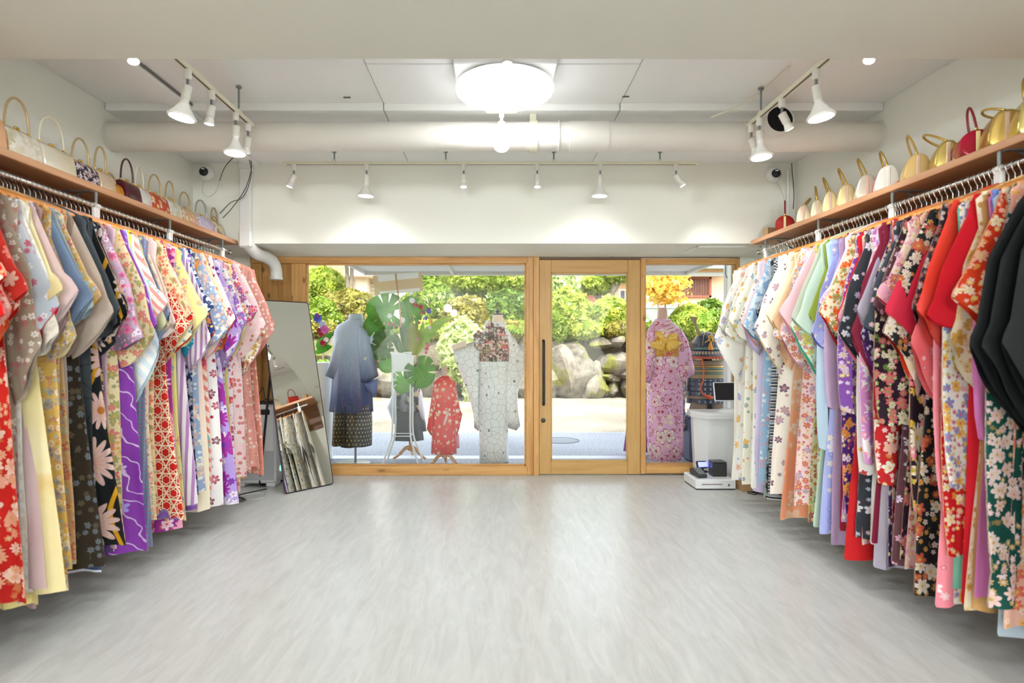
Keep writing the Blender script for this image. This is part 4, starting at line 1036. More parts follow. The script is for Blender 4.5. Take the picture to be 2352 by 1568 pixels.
for (px, W, H, rd, lb, m, hm, bd, hh, ht) in RB:
    X = 2.10; Z = F*X/(px-VX)
    bag(lb, (X+.075, Z+.05, SHT), R(64), .15, W, H, m, hm, hh, rd, bd, 'handbags on the right shelf', ht, frame=False)
t = thing('cardboard_box', 'small brown cardboard box at the window end of right shelf', 'box', (2.16, 4.62, SHT), .2)
BOXM = pmat('cardboard', '#b8946a', .8, noise=.08)
MB().box(-.05, .05, -.03, .03, 0, .075, .002).build('carton', BOXM, t, 0); MB().box(-.05, .05, -.0315, -.028, .06, .077, .001).build('flap', BOXM, t, 0)
t = thing('red_clip', 'small red and black clip on the tip of right shelf', 'clip', (2.09, 4.66, SHT))
MB().tube([(0, 0, .010), (.03, -.01, .012), (.06, -.03, .010)], .008, 8).build('grip', pmat('clip_red', '#b02430', .4), t, 60); MB().tube([(.06, -.03, .010), (.1, -.06, .010)], .007, 8).build('jaw', BLACKP, t, 60)
wire('dark wire coiled on the end of right shelf', [(2.12, 4.56, SHT+.004), (2.15, 4.5, SHT+.004), (2.2, 4.48, SHT+.02), (2.22, 4.55, SHT+.01), (2.16, 4.58, SHT+.004)], .003)

# ================================================================ MIRROR, PURIFIER, TILL CORNER
BL = Vector((-1.687, 4.78, .006)); wd = Vector((.655, .755, 0)).normalized(); hv = Vector((-.755*.4, .655*.4, 1.58)); Lm = hv.length; hv.normalize(); nm = hv.cross(wd).normalized()
if nm.y > 0: nm = -nm
mi = thing('standing_mirror', 'tall leaning mirror in a thin dark frame beside the left rack', 'mirror', BL)
M = Matrix((( wd.x, -nm.x, hv.x, 0), (wd.y, -nm.y, hv.y, 0), (wd.z, -nm.z, hv.z, 0), (0, 0, 0, 1)))
Wm = .45
def rrect(w_, h_, r, n=5):
    o = []
    for (cx, cy, a) in ((w_-r, r, -90), (w_-r, h_-r, 0), (r, h_-r, 90), (r, r, 180)):
        for k in range(n+1): q = R(a + 90*k/n); o.append((cx+r*math.cos(q), cy+r*math.sin(q)))
    return o
g = MB(); g.M = M
oo = rrect(Wm-.008, Lm-.008, .02); g.prism([(x+.004, z+.004) for x, z in oo], -.004, .006); g.build('mirror_glass', pmat('mirror', '#f4f6f4', .015, metal=1), mi, 0)
g = MB(); g.M = M
g.tube([(x, .001, z) for x, z in rrect(Wm, Lm, .024)], .006, 8, closed=True); g.build('frame', pmat('mirror_frame', '#3c3038', .35, metal=.4), mi, 60)
g = MB(); g.M = M; g.prism([(x+.004, z+.004) for x, z in oo], .007, .014); g.build('backing', BLACKP, mi, 0)
# U-shaped prop behind
back = -nm; fl = Vector((-1.99, 5.02, .012)) - BL; fr_ = fl + wd*.40; pv = hv*(Lm*.63) - nm*.014
a0 = pv + wd*.02; a1 = pv + wd*.42
MB().tube([a0, a0.lerp(fl, .5), fl + (a0-fl)*.03, fl + (a0-fl)*.006 + wd*.012, fr_ + (a1-fr_)*.006 - wd*.012, fr_ + (a1-fr_)*.03, a1.lerp(fr_, .5), a1], .0095, 10).build('prop_leg', BLACK, mi, 60)
for a in (a0, a1): MB().lathe([(.016, -.008), (.016, .008)], 14, Matrix.Translation(a)).build('hinge', BLACK, mi, 40)

ap = thing('air_purifier', 'white air purifier behind the mirror with black vent slot', 'purifier', (-2.03, 5.15, 0))
AP = pmat('purifier_white', '#e4e6ea', .35); APG = pmat('purifier_grille', '#b9bcc2', .6)
MB().box(-.18, .18, -.14, .14, .03, .70, .02).build('body', AP, ap, 0)
for sx in (-1, 1): MB().box(sx*.17, sx*.09, -.13, .13, 0, .035, .01).build('foot', AP, ap, 0)
MB().box(-.15, .13, -.146, -.135, .615, .66, .008).build('vent_slot', BLACKP, ap, 0)
for i in range(10): MB().box(-.14+.028*i, -.13+.028*i, -.15, -.143, .62, .655).build('vent_slat', pmat('vent_grey', '#3a3c40', .5), ap, 0)
MB().box(-.10, .05, -.144, -.136, .405, .425, .003).build('label_plate', pmat('plate_grey', '#c6c4c2', .5), ap, 0)
MB().box(-.165, .165, -.143, -.136, .06, .31, .006).build('grille', APG, ap, 0)
MB().box(-.17, .17, -.12, .12, .70, .708, .003).build('top_vent', BLACKP, ap, 0)
MB().lathe([(.022, 0), (.026, 0), (.026, .002), (.022, .002)], 20, Matrix.Translation((.183, -.02, .14)) @ Matrix.Rotation(R(90), 4, 'Y')).build('status_ring', emat('status_green', '#8fe8c0', .6), ap, 0)
MB().box(.179, .183, -.1, -.05, .58, .62).build('side_button', BLACKP, ap, 0)
for k, pts in enumerate(([(-2.1, 5.1, .712), (-2.02, 5.08, .78), (-1.99, 5.1, .84), (-1.97, 5.1, .74), (-1.9, 5.1, .714)], [(-2.12, 5.06, .714), (-2.08, 5.05, .74), (-2.0, 5.06, .72), (-1.93, 5.05, .75), (-1.88, 5.06, .72)])):
    wire(('tall' if k == 0 else 'low') + ' tangle of black cable on top of the air purifier', pts, .003, BLACKP)
wire('black cable snaking on the floor below the left rack end', [(-2.2, 4.4, .004), (-2.05, 4.55, .004), (-1.95, 4.62, .004), (-2.05, 4.72, .004), (-1.98, 4.85, .004), (-1.9, 4.95, .004)], .004, BLACKP, 30)
wire('white cable loop on the floor beside the mirror', [(-2.02, 4.7, .004), (-1.9, 4.62, .004), (-1.82, 4.66, .004), (-1.86, 4.8, .004), (-1.96, 4.78, .004), (-2.02, 4.72, .004)], .003, WIREW, 30)
wire('thin black cable beside the white loop on the floor', [(-2.08, 4.6, .004), (-1.98, 4.52, .004), (-1.93, 4.6, .004), (-2.02, 4.66, .004), (-2.1, 4.58, .004)], .003, BLACKP, 24)
t = thing('power_adapter', 'white adapter block on the floor under the left rack', 'adapter', (PX(455, 4.3), 4.3, 0)); MB().box(-.03, .03, -.03, .03, 0, .075, .006).build('case', PLASTIC, t, 0); MB().tube([(0, 0, .07), (0, .0, .1)], .006, 8).build('cord_stub', PLASTIC, t, 60)

TW = pmat('till_white', '#eceef0', .3)
ct = thing('sales_counter', 'white tapered counter with chamfered corner by the right window', 'counter', (0, 0, 0))
pl = [(1.86, 5.17), (2.36, 5.17), (2.37, 5.43), (1.80, 5.43), (1.79, 5.33)]
MB().slab(pl, 0, .56, .9).build('cabinet', TW, ct, 20)
pt = [(1.845, 5.145), (2.38, 5.145), (2.38, 5.445), (1.775, 5.445), (1.765, 5.33)]
MB().slab(pt, .56, .585, .985).build('top_lip', TW, ct, 0); MB().slab(pt, .586, .615).build('worktop', TW, ct, 0)
MB().box(1.93, 1.95, 5.165, 5.17, .12, .145, .002).build('cable_clip', TW, ct, 0)
tb = thing('tablet_display', 'black tablet on a white swivel stand on the counter', 'tablet', (2.09, 5.28, .615))
MB().lathe([(.095, 0), (.095, .006), (.06, .02), (.03, .024)], 32).build('stand_base', TW, tb, 40)
MB().box(-.045, -.02, -.01, .01, .02, .11, .004).box(.02, .045, -.01, .01, .02, .11, .004).box(-.045, .045, -.01, .01, .09, .12, .004).build('stand_neck', TW, tb, 0)
g = MB(); g.M = Matrix.Translation((0, -.02, .175)) @ Matrix.Rotation(R(-14), 4, 'X') @ Matrix.Rotation(R(0), 4, 'Z')
sh_ = g.box(-.14, .14, -.008, .008, -.085, .085, .006).build('case', TW, tb, 0)
g = MB(); g.M = Matrix.Translation((0, -.02, .175)) @ Matrix.Rotation(R(-14), 4, 'X'); g.box(-.132, .132, -.0105, -.007, -.077, .077, .001).build('screen', pmat('screen_black', '#2c2a2e', .2), sh_, 0)

cd = thing('cash_drawer', 'white cash drawer standing on the floor by the right rack', 'cash drawer', (1.843, 5.08, 0))
MB().box(-.167, .167, -.154, .154, .008, .086, .006).build('case', TW, cd, 0); MB().box(-.16, .16, -.148, .148, 0, .009).build('rubber_base', BLACKP, cd, 0)
fr2 = MB().box(-.165, .165, -.157, -.153, .012, .08, .002).build('drawer_front', TW, cd, 0)
MB().box(-.115, .055, -.1585, -.156, .044, .05).build('coin_slot', pmat('slot_mauve', '#6a5460', .6), fr2, 0)
MB().lathe([(.011, 0), (.011, .004), (.007, .006)], 16, Matrix.Translation((.105, -.156, .04)) @ Matrix.Rotation(R(90), 4, 'X')).build('key_lock', CHROME, fr2, 40)
pr_ = thing('receipt_printer', 'black cube receipt printer on the cash drawer', 'printer', (1.918, 5.085, .086))
MB().box(-.06, .06, -.055, .055, 0, .115, .004).build('body', pmat('printer_black', '#3a3a3d', .45), pr_, 0); MB().box(-.06, .06, -.055, .055, .116, .126, .004).build('lid', pmat('printer_lid', '#4a4a4c', .35), pr_, 0)
MB().box(-.0615, -.059, -.03, -.005, .075, .08).build('maker_mark', PLASTIC, pr_, 0)
ctm = thing('card_terminal', 'dark grey wedge card terminal on the cash drawer', 'card terminal', (1.745, 5.06, .086), R(-25))
g = MB(); pp = [(-.09, .03), (-.08, .055), (-.05, .06), (.085, .028), (.09, .016), (.085, .004), (.04, .004), (-.02, .02), (-.055, .006), (-.085, .004)]
g.M = Matrix.Rotation(R(-60), 4, 'Z'); g.prism(pp, -.038, .038); g.build('body', pmat('terminal_grey', '#3c3d40', .4), ctm, 30)
g = MB(); g.M = Matrix.Rotation(R(-60), 4, 'Z') @ Matrix.Translation((.02, 0, .046)) @ Matrix.Rotation(R(13.3), 4, 'Y'); g.box(-.06, .06, -.031, .031, -.001, .002).build('screen', pmat('terminal_screen', '#6a6d70', .3), ctm, 0)
cdp = thing('customer_display', 'small customer display with glowing blue screen behind card terminal', 'display', (1.83, 5.2, .086), R(8))
MB().box(-.05, .05, -.02, .02, 0, .016, .004).tube([(0, 0, .012), (0, 0, .05)], .01, 8).build('foot', BLACKP, cdp, 30)
g = MB(); g.M = Matrix.Translation((0, 0, .068)) @ Matrix.Rotation(R(-20), 4, 'X'); k = g.box(-.055, .055, -.012, .012, -.032, .032, .004).build('case', BLACKP, cdp, 0)
g = MB(); g.M = Matrix.Translation((0, 0, .068)) @ Matrix.Rotation(R(-20), 4, 'X'); g.box(-.046, .046, -.0135, -.011, -.022, .022).build('screen', emat('screen_blue', '#2038ff', 1.4), k, 0)
wb = thing('white_router', 'white box device leaning on a carton under the right rack', 'router', (2.16, 4.98, .10), R(-12))
MB().box(-.09, .09, -.06, .06, 0, .05, .006).build('case', TW, wb, 0); MB().box(-.05, .07, -.03, .05, .05, .056, .002).build('top_panel', BLACKP, wb, 0)
MB().tube([(-.06, .03, .055), (0, .045, .11)], .008, 8).build('antenna', pmat('antenna_grey', '#8a8a90', .4), wb, 60)
cb_ = thing('carton', 'brown carton on the floor under the right rack', 'box', (2.2, 4.98, 0)); MB().box(-.16, .16, -.12, .12, 0, .098, .003).build('box', BOXM, cb_, 0); MB().box(-.16, .16, -.122, -.118, .07, .1, .001).build('flap', BOXM, cb_, 0)
pb = thing('power_brick', 'black power brick behind the cash drawer', 'adapter', (2.06, 5.08, 0)); MB().box(-.04, .03, -.05, .05, 0, .07, .008).build('case', BLACKP, pb, 0); MB().tube([(0, -.05, .03), (.01, -.08, .03)], .006, 8).build('plug', BLACKP, pb, 60)
wire('white cable arching from the cash drawer to the router', [(2.0, 5.0, .09), (2.06, 4.94, .085), (2.1, 4.9, .06), (2.08, 4.88, .03), (2.05, 4.92, .006)], .004, WIREW)
wire('black cable coil on the floor right of the cash drawer', [(2.06, 4.82, .004), (2.1, 4.76, .004), (2.14, 4.8, .02), (2.1, 4.84, .004), (2.16, 4.82, .004), (2.24, 4.78, .004), (2.3, 4.8, .004)], .004, BLACKP, 40)
wire('second black cable running under the right rack', [(2.08, 4.86, .004), (2.18, 4.74, .004), (2.26, 4.8, .004), (2.34, 4.7, .004)], .004, BLACKP, 24)

# ================================================================ DISPLAY OUTSIDE THE GLASS
def bodyloft(lev, n=40, folds=5, amp=.012, seed=1, cap=True):
    """garment body: levels (z, cx, half width, half depth, cy)"""
    rng = random.Random(seed); ph = rng.uniform(0, 6); z0 = lev[0][0]; z1 = lev[-1][0]
    rr = []; uv = []
    for (z, cx, a, b_, cy) in lev:
        t = (z0-z)/(z0-z1); ring = []
        for i in range(n):
            q = 2*math.pi*i/n; c = math.cos(q); s_ = math.sin(q)
            f = 1 + amp/max(a, .05)*t*math.sin(folds*q + ph) + amp*.6/max(a, .05)*t*math.sin((folds*2+1)*q+ph*2)
            x = cx + a*f*math.copysign(abs(c)**.85, c); y = cy + b_*f*math.copysign(abs(s_)**.85, s_)
            ring.append((x, y, z)); uv.append((q*max(a, .12)*1.15, z))
        rr.append(ring)
    return MB().rings(rr, cap, cap, uv)
PINE = wood('stand_wood', '#b98654', '#cf9c68', 'z', knots=False); SKIN = pmat('mannequin_cream', '#ecd6c0', .5); SKINP = pmat('mannequin_wood', '#d8b0a0', .5)
def q2(pts, Z, X0): return [(PX(x, Z)-X0, PZ(y, Z)) for x, y in pts]

# --- man's haori and hakama
Z = 6.0; X0 = PX(812, Z)
st = thing('mannequin_stand', 'steel pole stand under the blue grey haori outfit', 'stand', (X0, Z, 0))
MB().tube([(.02, 0, .02), (.02, 0, 1.45)], .012, 10).build('pole', STEEL, st, 60); MB().lathe([(.17, 0), (.17, .01), (.03, .025)], 32).build('base_plate', STEEL, st, 40)
MB().lathe([(.05, 1.40), (.052, 1.46), (.045, 1.50)], 20).build('neck', SKIN, st, 50)
ha = thing('haori_jacket', 'blue grey shaded haori jacket on a stand behind the large window', 'jacket', (X0, Z, 0))
hm = cloth('haori_cloth', 'cloud', '#8fa2c0', '#4e5f86', ('#5a6a92', '#9aa8c4'), 3, .45, 5)
def ombre(nm, top, bot, z0, z1, rough=.5, extra=None):
    m, t, b = newmat(nm); tc = t.nodes.new('ShaderNodeTexCoord'); sp = t.nodes.new('ShaderNodeSeparateXYZ'); t.links.new(tc.outputs['Object'], sp.inputs[0])
    nz = t.nodes.new('ShaderNodeTexNoise'); nz.inputs['Scale'].default_value = 5; nz.inputs['Detail'].default_value = 5; t.links.new(tc.outputs['Object'], nz.inputs[0])
    ad = t.nodes.new('ShaderNodeMath'); ad.operation = 'MULTIPLY_ADD'; ad.inputs[1].default_value = .25; t.links.new(nz.outputs[0], ad.inputs[0]); t.links.new(sp.outputs[2], ad.inputs[2])
    mr = t.nodes.new('ShaderNodeMapRange'); mr.inputs[1].default_value = z0+.12; mr.inputs[2].default_value = z1+.12; t.links.new(ad.outputs[0], mr.inputs[0])
    mx = t.nodes.new('ShaderNodeMix'); mx.data_type = 'RGBA'; mx.inputs[6].default_value = (*srgb(bot), 1); mx.inputs[7].default_value = (*srgb(top), 1); t.links.new(mr.outputs[0], mx.inputs[0])
    t.links.new(mx.outputs[2], b.inputs['Base Color']); b.inputs['Roughness'].default_value = rough; return m
hm = ombre('haori_dyed_cloth', '#a9b8cc', '#4c587e', .75, 1.25, .42)
bodyloft([(1.51, .03, .05, .05, 0), (1.46, .02, .075, .06, 0), (1.40, .0, .16, .085, 0), (1.33, 0, .195, .10, 0), (1.15, -.01, .19, .115, 0), (.95, -.015, .185, .12, 0), (.75, -.015, .195, .13, 0), (.53, -.02, .21, .14, 0)], folds=6, amp=.01, seed=4).build('body', hm, ha, 180)
MB().lathe([(.07, 1.455), (.078, 1.48), (.066, 1.515), (.06, 1.515)], 24, Matrix.Translation((.025, 0, 0))).build('collar', hm, ha, 50)
slL = q2([(790, 748), (776, 775), (760, 830), (750, 862), (772, 872), (782, 875), (788, 830), (794, 790)], Z, X0)
slR = q2([(832, 746), (848, 762), (860, 805), (874, 862), (852, 876), (834, 878), (830, 830), (826, 780)], Z, X0)
rg = random.Random(3)
MB().pillow(slL, .045, -.05, 4, 3, rg, .006, 16).build('sleeve', hm, ha, 180); so = MB().pillow(slR, .05, -.10, 4, 3, rg, .006, 16).build('sleeve', hm, ha, 180)
MB().lathe([(.017, 0), (.018, .002)], 16, Matrix.Translation((PX(846, Z)-X0, -.155, PZ(822, Z))) @ Matrix.Rotation(R(90), 4, 'X')).build('crest', pmat('crest_cream', '#e4dcb8', .6), so, 0)
MB().pillow(q2([(838, 876), (872, 868), (869, 906), (860, 911), (845, 893)], Z, X0), .035, -.08, 3, 3, rg, .004, 18).build('under_sleeve', ombre('haori_under', '#7a8cc0', '#4a5684', .6, .9, .4), ha, 180)
hk = thing('hakama_trousers', 'black and gold star-patterned hakama below the blue grey haori', 'hakama', (X0, Z, 0))
hkm = cloth('hakama_cloth', 'star', '#b5a468', '#a8965a', ('#2a2a2e',), 14, .45, 9)
for (cx, a, z0, z1, k) in ((-.125, .075, .60, .20, 1), (-.015, .10, .6, .185, 2), (.10, .085, .6, .19, 3)):
    bodyloft([(z0, cx, a*.9, .12, 0), (.45, cx, a, .13, 0), (z1, cx-.004*k, a*1.08, .15, 0)], 28, 3, .006, k).build('pleat_panel', hkm if k < 3 else cloth('hakama_pale_cloth', 'star', '#c0bfae', '#b4b3a2', ('#2a2a2e',), 14, .45, 9), hk, 180)
MB().box(-.062, -.048, -.16, -.10, .19, .6, .004).build('dark_pleat', pmat('pleat_dark', '#3c3540', .7), hk, 0)

# --- flower stand with placard
Z = 5.95; X0 = PX(925, Z)
WMET = pmat('white_enamel', '#e9eeee', .3)
fs = thing('flower_stand', 'tall white metal flower stand with flared legs behind the window', 'flower stand', (X0, Z, 0))
pot = q2([(903, 812), (948, 812), (945, 851), (906, 851)], Z, X0)
zt_, zb_ = PZ(812, Z), PZ(852, Z); wt, wb2 = .10, .088
MB().slab([(-wt, -wt), (wt, -wt), (wt, wt), (-wt, wt)], zb_, zt_, .88).build('planter_box', WMET, fs, 0)
MB().prism([(-wt-.006, zt_), (-.05, zt_+.006), (0, zt_-.012), (.05, zt_+.006), (wt+.006, zt_), (wt+.006, zt_+.022), (.05, zt_+.02), (0, zt_+.008), (-.05, zt_+.02), (-wt-.006, zt_+.022)], -wt-.008, -wt+.002).build('scalloped_rim', WMET, fs, 0)
for sx in (-1, 1):
    for sy in (-1, 1):
        P = bez([(sx*.088, sy*.088, zt_), (sx*.088, sy*.088, .62), (sx*.092, sy*.092, .30), (sx*.14, sy*.13, .14), (sx*.185, sy*.16, .006)], 20)
        MB().tube(P, .009, 8).build('leg', WMET, fs, 60)
MB().tube([(-.09, -.09, .30), (.09, -.09, .30), (.09, .09, .30), (-.09, .09, .30)], .005, 6, closed=True).build('leg_ring', WMET, fs, 60)
pc = thing('placard', 'beige cardboard placard on a stick with white paper strips', 'placard', (0, 0, 0))
Zp = 5.9
def plate(pts, y0, y1, nm_, m_, par): return MB().prism([(PX(x, Zp), PZ(y, Zp)) for x, y in pts], Zp+y0, Zp+y1).build(nm_, m_, par, 0)
plate([(861, 678), (972, 668), (968, 624), (857, 633)], 0, .008, 'board', pmat('placard_board', '#dcc298', .7, noise=.05), pc)
plate([(870, 647), (962, 638), (961, 624.5), (867, 632.5)], -.003, 0, 'paper_strip', pmat('paper_white', '#eef0ee', .8), pc); plate([(873, 677), (965, 668.5), (964, 661), (872, 669.5)], -.003, 0, 'paper_strip', pmat('paper_white', '#eef0ee', .8), pc)
MB().tube([(PX(909, Zp), Zp-.012, PZ(629, Zp)), (PX(918, Zp), Zp-.012, PZ(700, Zp)), (PX(924, Zp), Zp+.01, PZ(800, Zp))], .008, 8).build('stick', pmat('stick_wood', '#c8a078', .6), pc, 60)
# plants in the stand
GL = leafmat('monstera_green', '#4f9a30', '#84c850', .5, .35, 5); GD = leafmat('monstera_dark', '#47783a', '#6a9c58', .35, .3, 5); GY = leafmat('fern_green', '#8fbc38', '#c4dc70', .45, .45, 8); GO = leafmat('leaf_olive', '#94a03c', '#b4b850', .4, .4, 6)
fa = thing('flower_arrangement', 'big arrangement of monstera leaves and cut flowers in the white stand', 'plant', (X0, Z, zt_))
def monstera(par, c, size, tilt, roll, m, yaw=0, droop=.25, slits=True):
    """one split leaf: stem point at c, blade pointing along roll (0 = up) in the x,z plane"""
    outl = []; n = 80
    for i in range(n+1):
        a = -math.pi + 2*math.pi*i/n
        r = .5*(1 - .12*math.cos(a)) * (1 + .22*math.cos(a/1)**3)
        if abs(a) > 2.75: r *= .45
        elif slits and .5 < abs(a) < 2.4 and i % 8 == 4: r *= .45
        outl.append((r*math.sin(a)*.95, r*math.cos(a)+.42))
    M = Matrix.Translation(c) @ Matrix.Rotation(roll, 4, 'Y') @ Matrix.Rotation(tilt, 4, 'X') @ Matrix.Rotation(yaw, 4, 'Z')
    g = MB(); v = [(0, 0, .40*size)]; 
    for k in (.45, 1.0):
        for (x, z) in outl:
            xx = x*k*size; zz = (.40 + (z-.40)*k)*size
            v.append((xx, -droop*(xx*xx)/size - droop*.5*((zz/size-.3)**2)*size*.8 + .25*abs(xx)*.3, zz))
    m_ = n+1; f = []
    for i in range(n): f.append((0, 1+i, 2+i)); f.append((1+i, 1+i+m_, 2+i+m_, 2+i))
    g.M = M; g.add(v, f, [(p[0], p[2]) for p in v])
    lf = g.build('monstera_leaf', m, par, 60)
    sol = lf.modifiers.new('thick', 'SOLIDIFY'); sol.thickness = .0015
    g = MB(); g.M = M; g.tube([(0, -.0, -.0*size), (0, -.004, .45*size), (0, -.01, .9*size)], [.003, .003, .001], 6); g.build('midrib', leafmat('rib_green', '#8fb860', '#a8cc78', .3), lf, 60)
    return lf
def lp(px, py, dy=0): return (PX(px, Z+dy)-X0, dy, PZ(py, Z+dy)-zt_)
monstera(fa, lp(925, 722, -.05), .38, .25, R(-78), GL)
monstera(fa, lp(950, 735, .05), .26, .2, R(-8), GL)
monstera(fa, lp(905, 760, -.02), .24, .4, R(-135), GD)
monstera(fa, lp(950, 826, -.10), .34, .35, R(148), GL)
monstera(fa, lp(930, 850, .12), .26, .3, R(185), GL)
monstera(fa, lp(908, 812, .08), .24, .3, R(215), GL)
monstera(fa, lp(895, 745, .05), .28, .3, R(-98), GL, slits=True)
monstera(fa, lp(900, 790, .04), .26, .3, R(-115), GD)
def blade(par, P, wmax, m, nm_='long_leaf', wavy=0.0):
    P = bez(P, 24); n = len(P); g = MB(); v = []; f = []
    for i, p in enumerate(P):
        t = i/(n-1); t_ = (P[min(i+1, n-1)]-P[max(i-1, 0)]).normalized(); s_ = t_.cross(Vector((0, -1, .2))).normalized()
        w_ = wmax*math.sin(math.pi*min(1, .08+t*.95))**.7 * (1 + wavy*math.sin(t*40))
        v += [tuple(p - s_*w_ + Vector((0, -.01*w_*10, 0))), tuple(p), tuple(p + s_*w_ + Vector((0, -.01*w_*10, 0)))]
    for i in range(n-1):
        for k in (0, 1): f.append((3*i+k, 3*i+k+1, 3*i+k+4, 3*i+k+3))
    g.add(v, f); o = g.build(nm_, m, par, 80); sol = o.modifiers.new('thick', 'SOLIDIFY'); sol.thickness = .0012; return o
blade(fa, [lp(955, 812), lp(975, 778), lp(1005, 745), lp(1043, 722)], .055, GY, 'fern_leaf', .12)
blade(fa, [lp(935, 815, -.06), lp(930, 770, -.06), lp(918, 735, -.05)], .045, GD); blade(fa, [lp(948, 815, -.07), lp(950, 775, -.08), lp(946, 736, -.07)], .07, GO); blade(fa, [lp(958, 815, -.03), lp(968, 770, -.03), lp(972, 735, -.02)], .03, GY)
blade(fa, [lp(925, 812, .02), lp(912, 780, .02), lp(880, 752, 0), (lp(852, 725, -.04))], .03, GY); blade(fa, [lp(922, 812, -.02), lp(912, 785, -.02), lp(907, 760, -.02)], .035, GD); blade(fa, [lp(945, 814, .04), lp(955, 760, .05), lp(962, 690, .06)], .02, GL)
blade(fa, [lp(930, 810, .0), lp(935, 750, 0), lp(928, 690, 0)], .03, GL)
def bloom(par, c, r, col, nm_='flower', n=7, seed=0):
    g = MB(); rng = random.Random(seed); m = pmat('petal_'+col, col, .6)
    for k in range(n):
        a = 2*math.pi*k/n; d = Vector((math.cos(a), -.5+rng.uniform(-.3, .3), math.sin(a)))*r
        s_ = Vector((-math.sin(a), 0, math.cos(a)))*r*.45; c_ = Vector(c)
        g.add([c_, c_+d*.6+s_, c_+d, c_+d*.6-s_, c_+d*.5+Vector((0, -r*.2, 0))], [(0, 1, 4), (1, 2, 4), (2, 3, 4), (3, 0, 4)])
    return g.build(nm_, m, par, 80)
for i, (px, py, r, col) in enumerate(((955, 700, .030, '#b0303c'), (967, 705, .028, '#a81c30'), (970, 718, .022, '#b82440'), (985, 714, .032, '#5048b0'), (978, 731, .022, '#6a5cb8'), (990, 735, .024, '#d8b83c'), (991, 742, .020, '#d0a830'), (963, 741, .018, '#d0405c'), (893, 743, .02, '#e06080'), (902, 746, .024, '#c03848'), (911, 750, .026, '#8a3040'), (987, 752, .02, '#e8e4e0'), (980, 800, .022, '#d85888'), (984, 794, .018, '#e07098'), (979, 809, .018, '#d06088'), (981, 790, .016, '#d86090'), (958, 778, .016, '#d888a8'), (946, 757, .022, '#c8d0ec'), (873, 788, .03, '#5878b8'), (925, 735, .03, '#e8ecec'), (895, 725, .028, '#e8e8ea'), (947, 690, .032, '#f2f0ee'), (944, 672, .026, '#f2f0ee'))):
    bloom(fa, lp(px, py, -.08 + .02*(i % 4)), r, col, seed=i)
# second arrangement mostly hidden behind the mirror
f2 = thing('flower_arrangement', 'pink and purple flower arrangement half hidden behind the mirror', 'plant', (PX(738, 6.2), 6.2, 0))
Z = 6.2; 
def lp2(px, py, dy=0): return (PX(px, Z)-PX(738, 6.2), dy, PZ(py, Z))
MB().lathe([(.10, 0), (.12, .02), (.12, .8), (.15, 1.0), (.15, 1.02)], 20).build('vase_stand', WMET, f2, 40)
for i, (px, py, r, col) in enumerate(((734, 732, .05, '#4a58c8'), (745, 746, .045, '#b8c8ec'), (750, 757, .05, '#c860b0'), (737, 759, .03, '#8a1c3c'), (742, 768, .03, '#a8203c'), (746, 787, .035, '#a81c38'), (753, 780, .03, '#f0e8e4'), (732, 725, .03, '#b82040'))): bloom(f2, lp2(px, py, -.05), r, col, seed=i+40)
blade(f2, [lp2(728, 800), lp2(742, 785), lp2(766, 762)], .05, GL); blade(f2, [lp2(725, 810), lp2(745, 800), lp2(764, 795)], .04, GL); blade(f2, [lp2(735, 860), lp2(742, 845), lp2(746, 832)], .04, GL)

# --- small boy's dragon kimono on wooden tripod
def tripod(label, X, Z, top, m=PINE):
    t = thing('wooden_stand', label, 'stand', (X, Z, 0))
    MB().tube([(0, 0, .10), (0, 0, top)], .016, 10).build('post', m, t, 60); MB().lathe([(.026, .09), (.028, .12), (.02, .135)], 16).build('hub', m, t, 40)
    for a in (200, 340, 90):
        c, s_ = math.cos(R(a)), math.sin(R(a)); P = bez([(c*.015, s_*.015, .125), (c*.06, s_*.06, .11), (c*.12, s_*.12, .05), (c*.18, s_*.18, .014)], 12)
        MB().tube(P, [.02]*4+[.018]*4+[.013]*(len(P)-8), 8).build('leg', m, t, 60)
    return t
Z = 6.25; X0 = PX(938, Z)
tripod('wooden tripod stand under the grey dragon kimono', X0+.02, Z, .9)
k = thing('child_kimono', 'small grey and white dragon-print kimono behind the flower stand', 'kimono', (X0, Z, 0), 0, 'child kimono on display')
dm = cloth('dragon_cloth', 'cloud', '#d4d6de', '#50565c', ('#2c3238', '#c8bc98'), 9, .5, 3); dk = pmat('dragon_dark_cloth', '#4a4f55', .6)
bodyloft([(.86, 0, .05, .045, 0), (.81, 0, .13, .07, 0), (.70, 0, .135, .08, 0), (.50, 0, .13, .09, 0)], 32, 4, .006, 2).build('body', dm, k, 180)
bodyloft([(.51, 0, .132, .092, 0), (.35, 0, .14, .095, 0), (.20, .005, .15, .10, 0)], 32, 5, .008, 3).build('skirt', dk, k, 180)
wh = ombre('dragon_sleeve', '#e4e6f2', '#9aa8b8', .35, .6, .5)
MB().pillow(q2([(912, 868), (900, 905), (889, 935), (900, 965), (913, 985), (917, 930), (920, 885)], Z, X0), .04, 0, 4, 3, rg, .004, 18).build('sleeve', wh, k, 180); MB().pillow(q2([(955, 868), (970, 900), (976, 950), (978, 972), (950, 950), (944, 930), (947, 885)], Z, X0), .04, -.01, 4, 3, rg, .004, 18).build('sleeve', wh, k, 180)
MB().pillow(q2([(952, 952), (978, 972), (980, 990), (966, 992), (950, 975)], Z, X0), .035, 0, 3, 3, rg, .004, 18).build('under_sleeve', dk, k, 180)

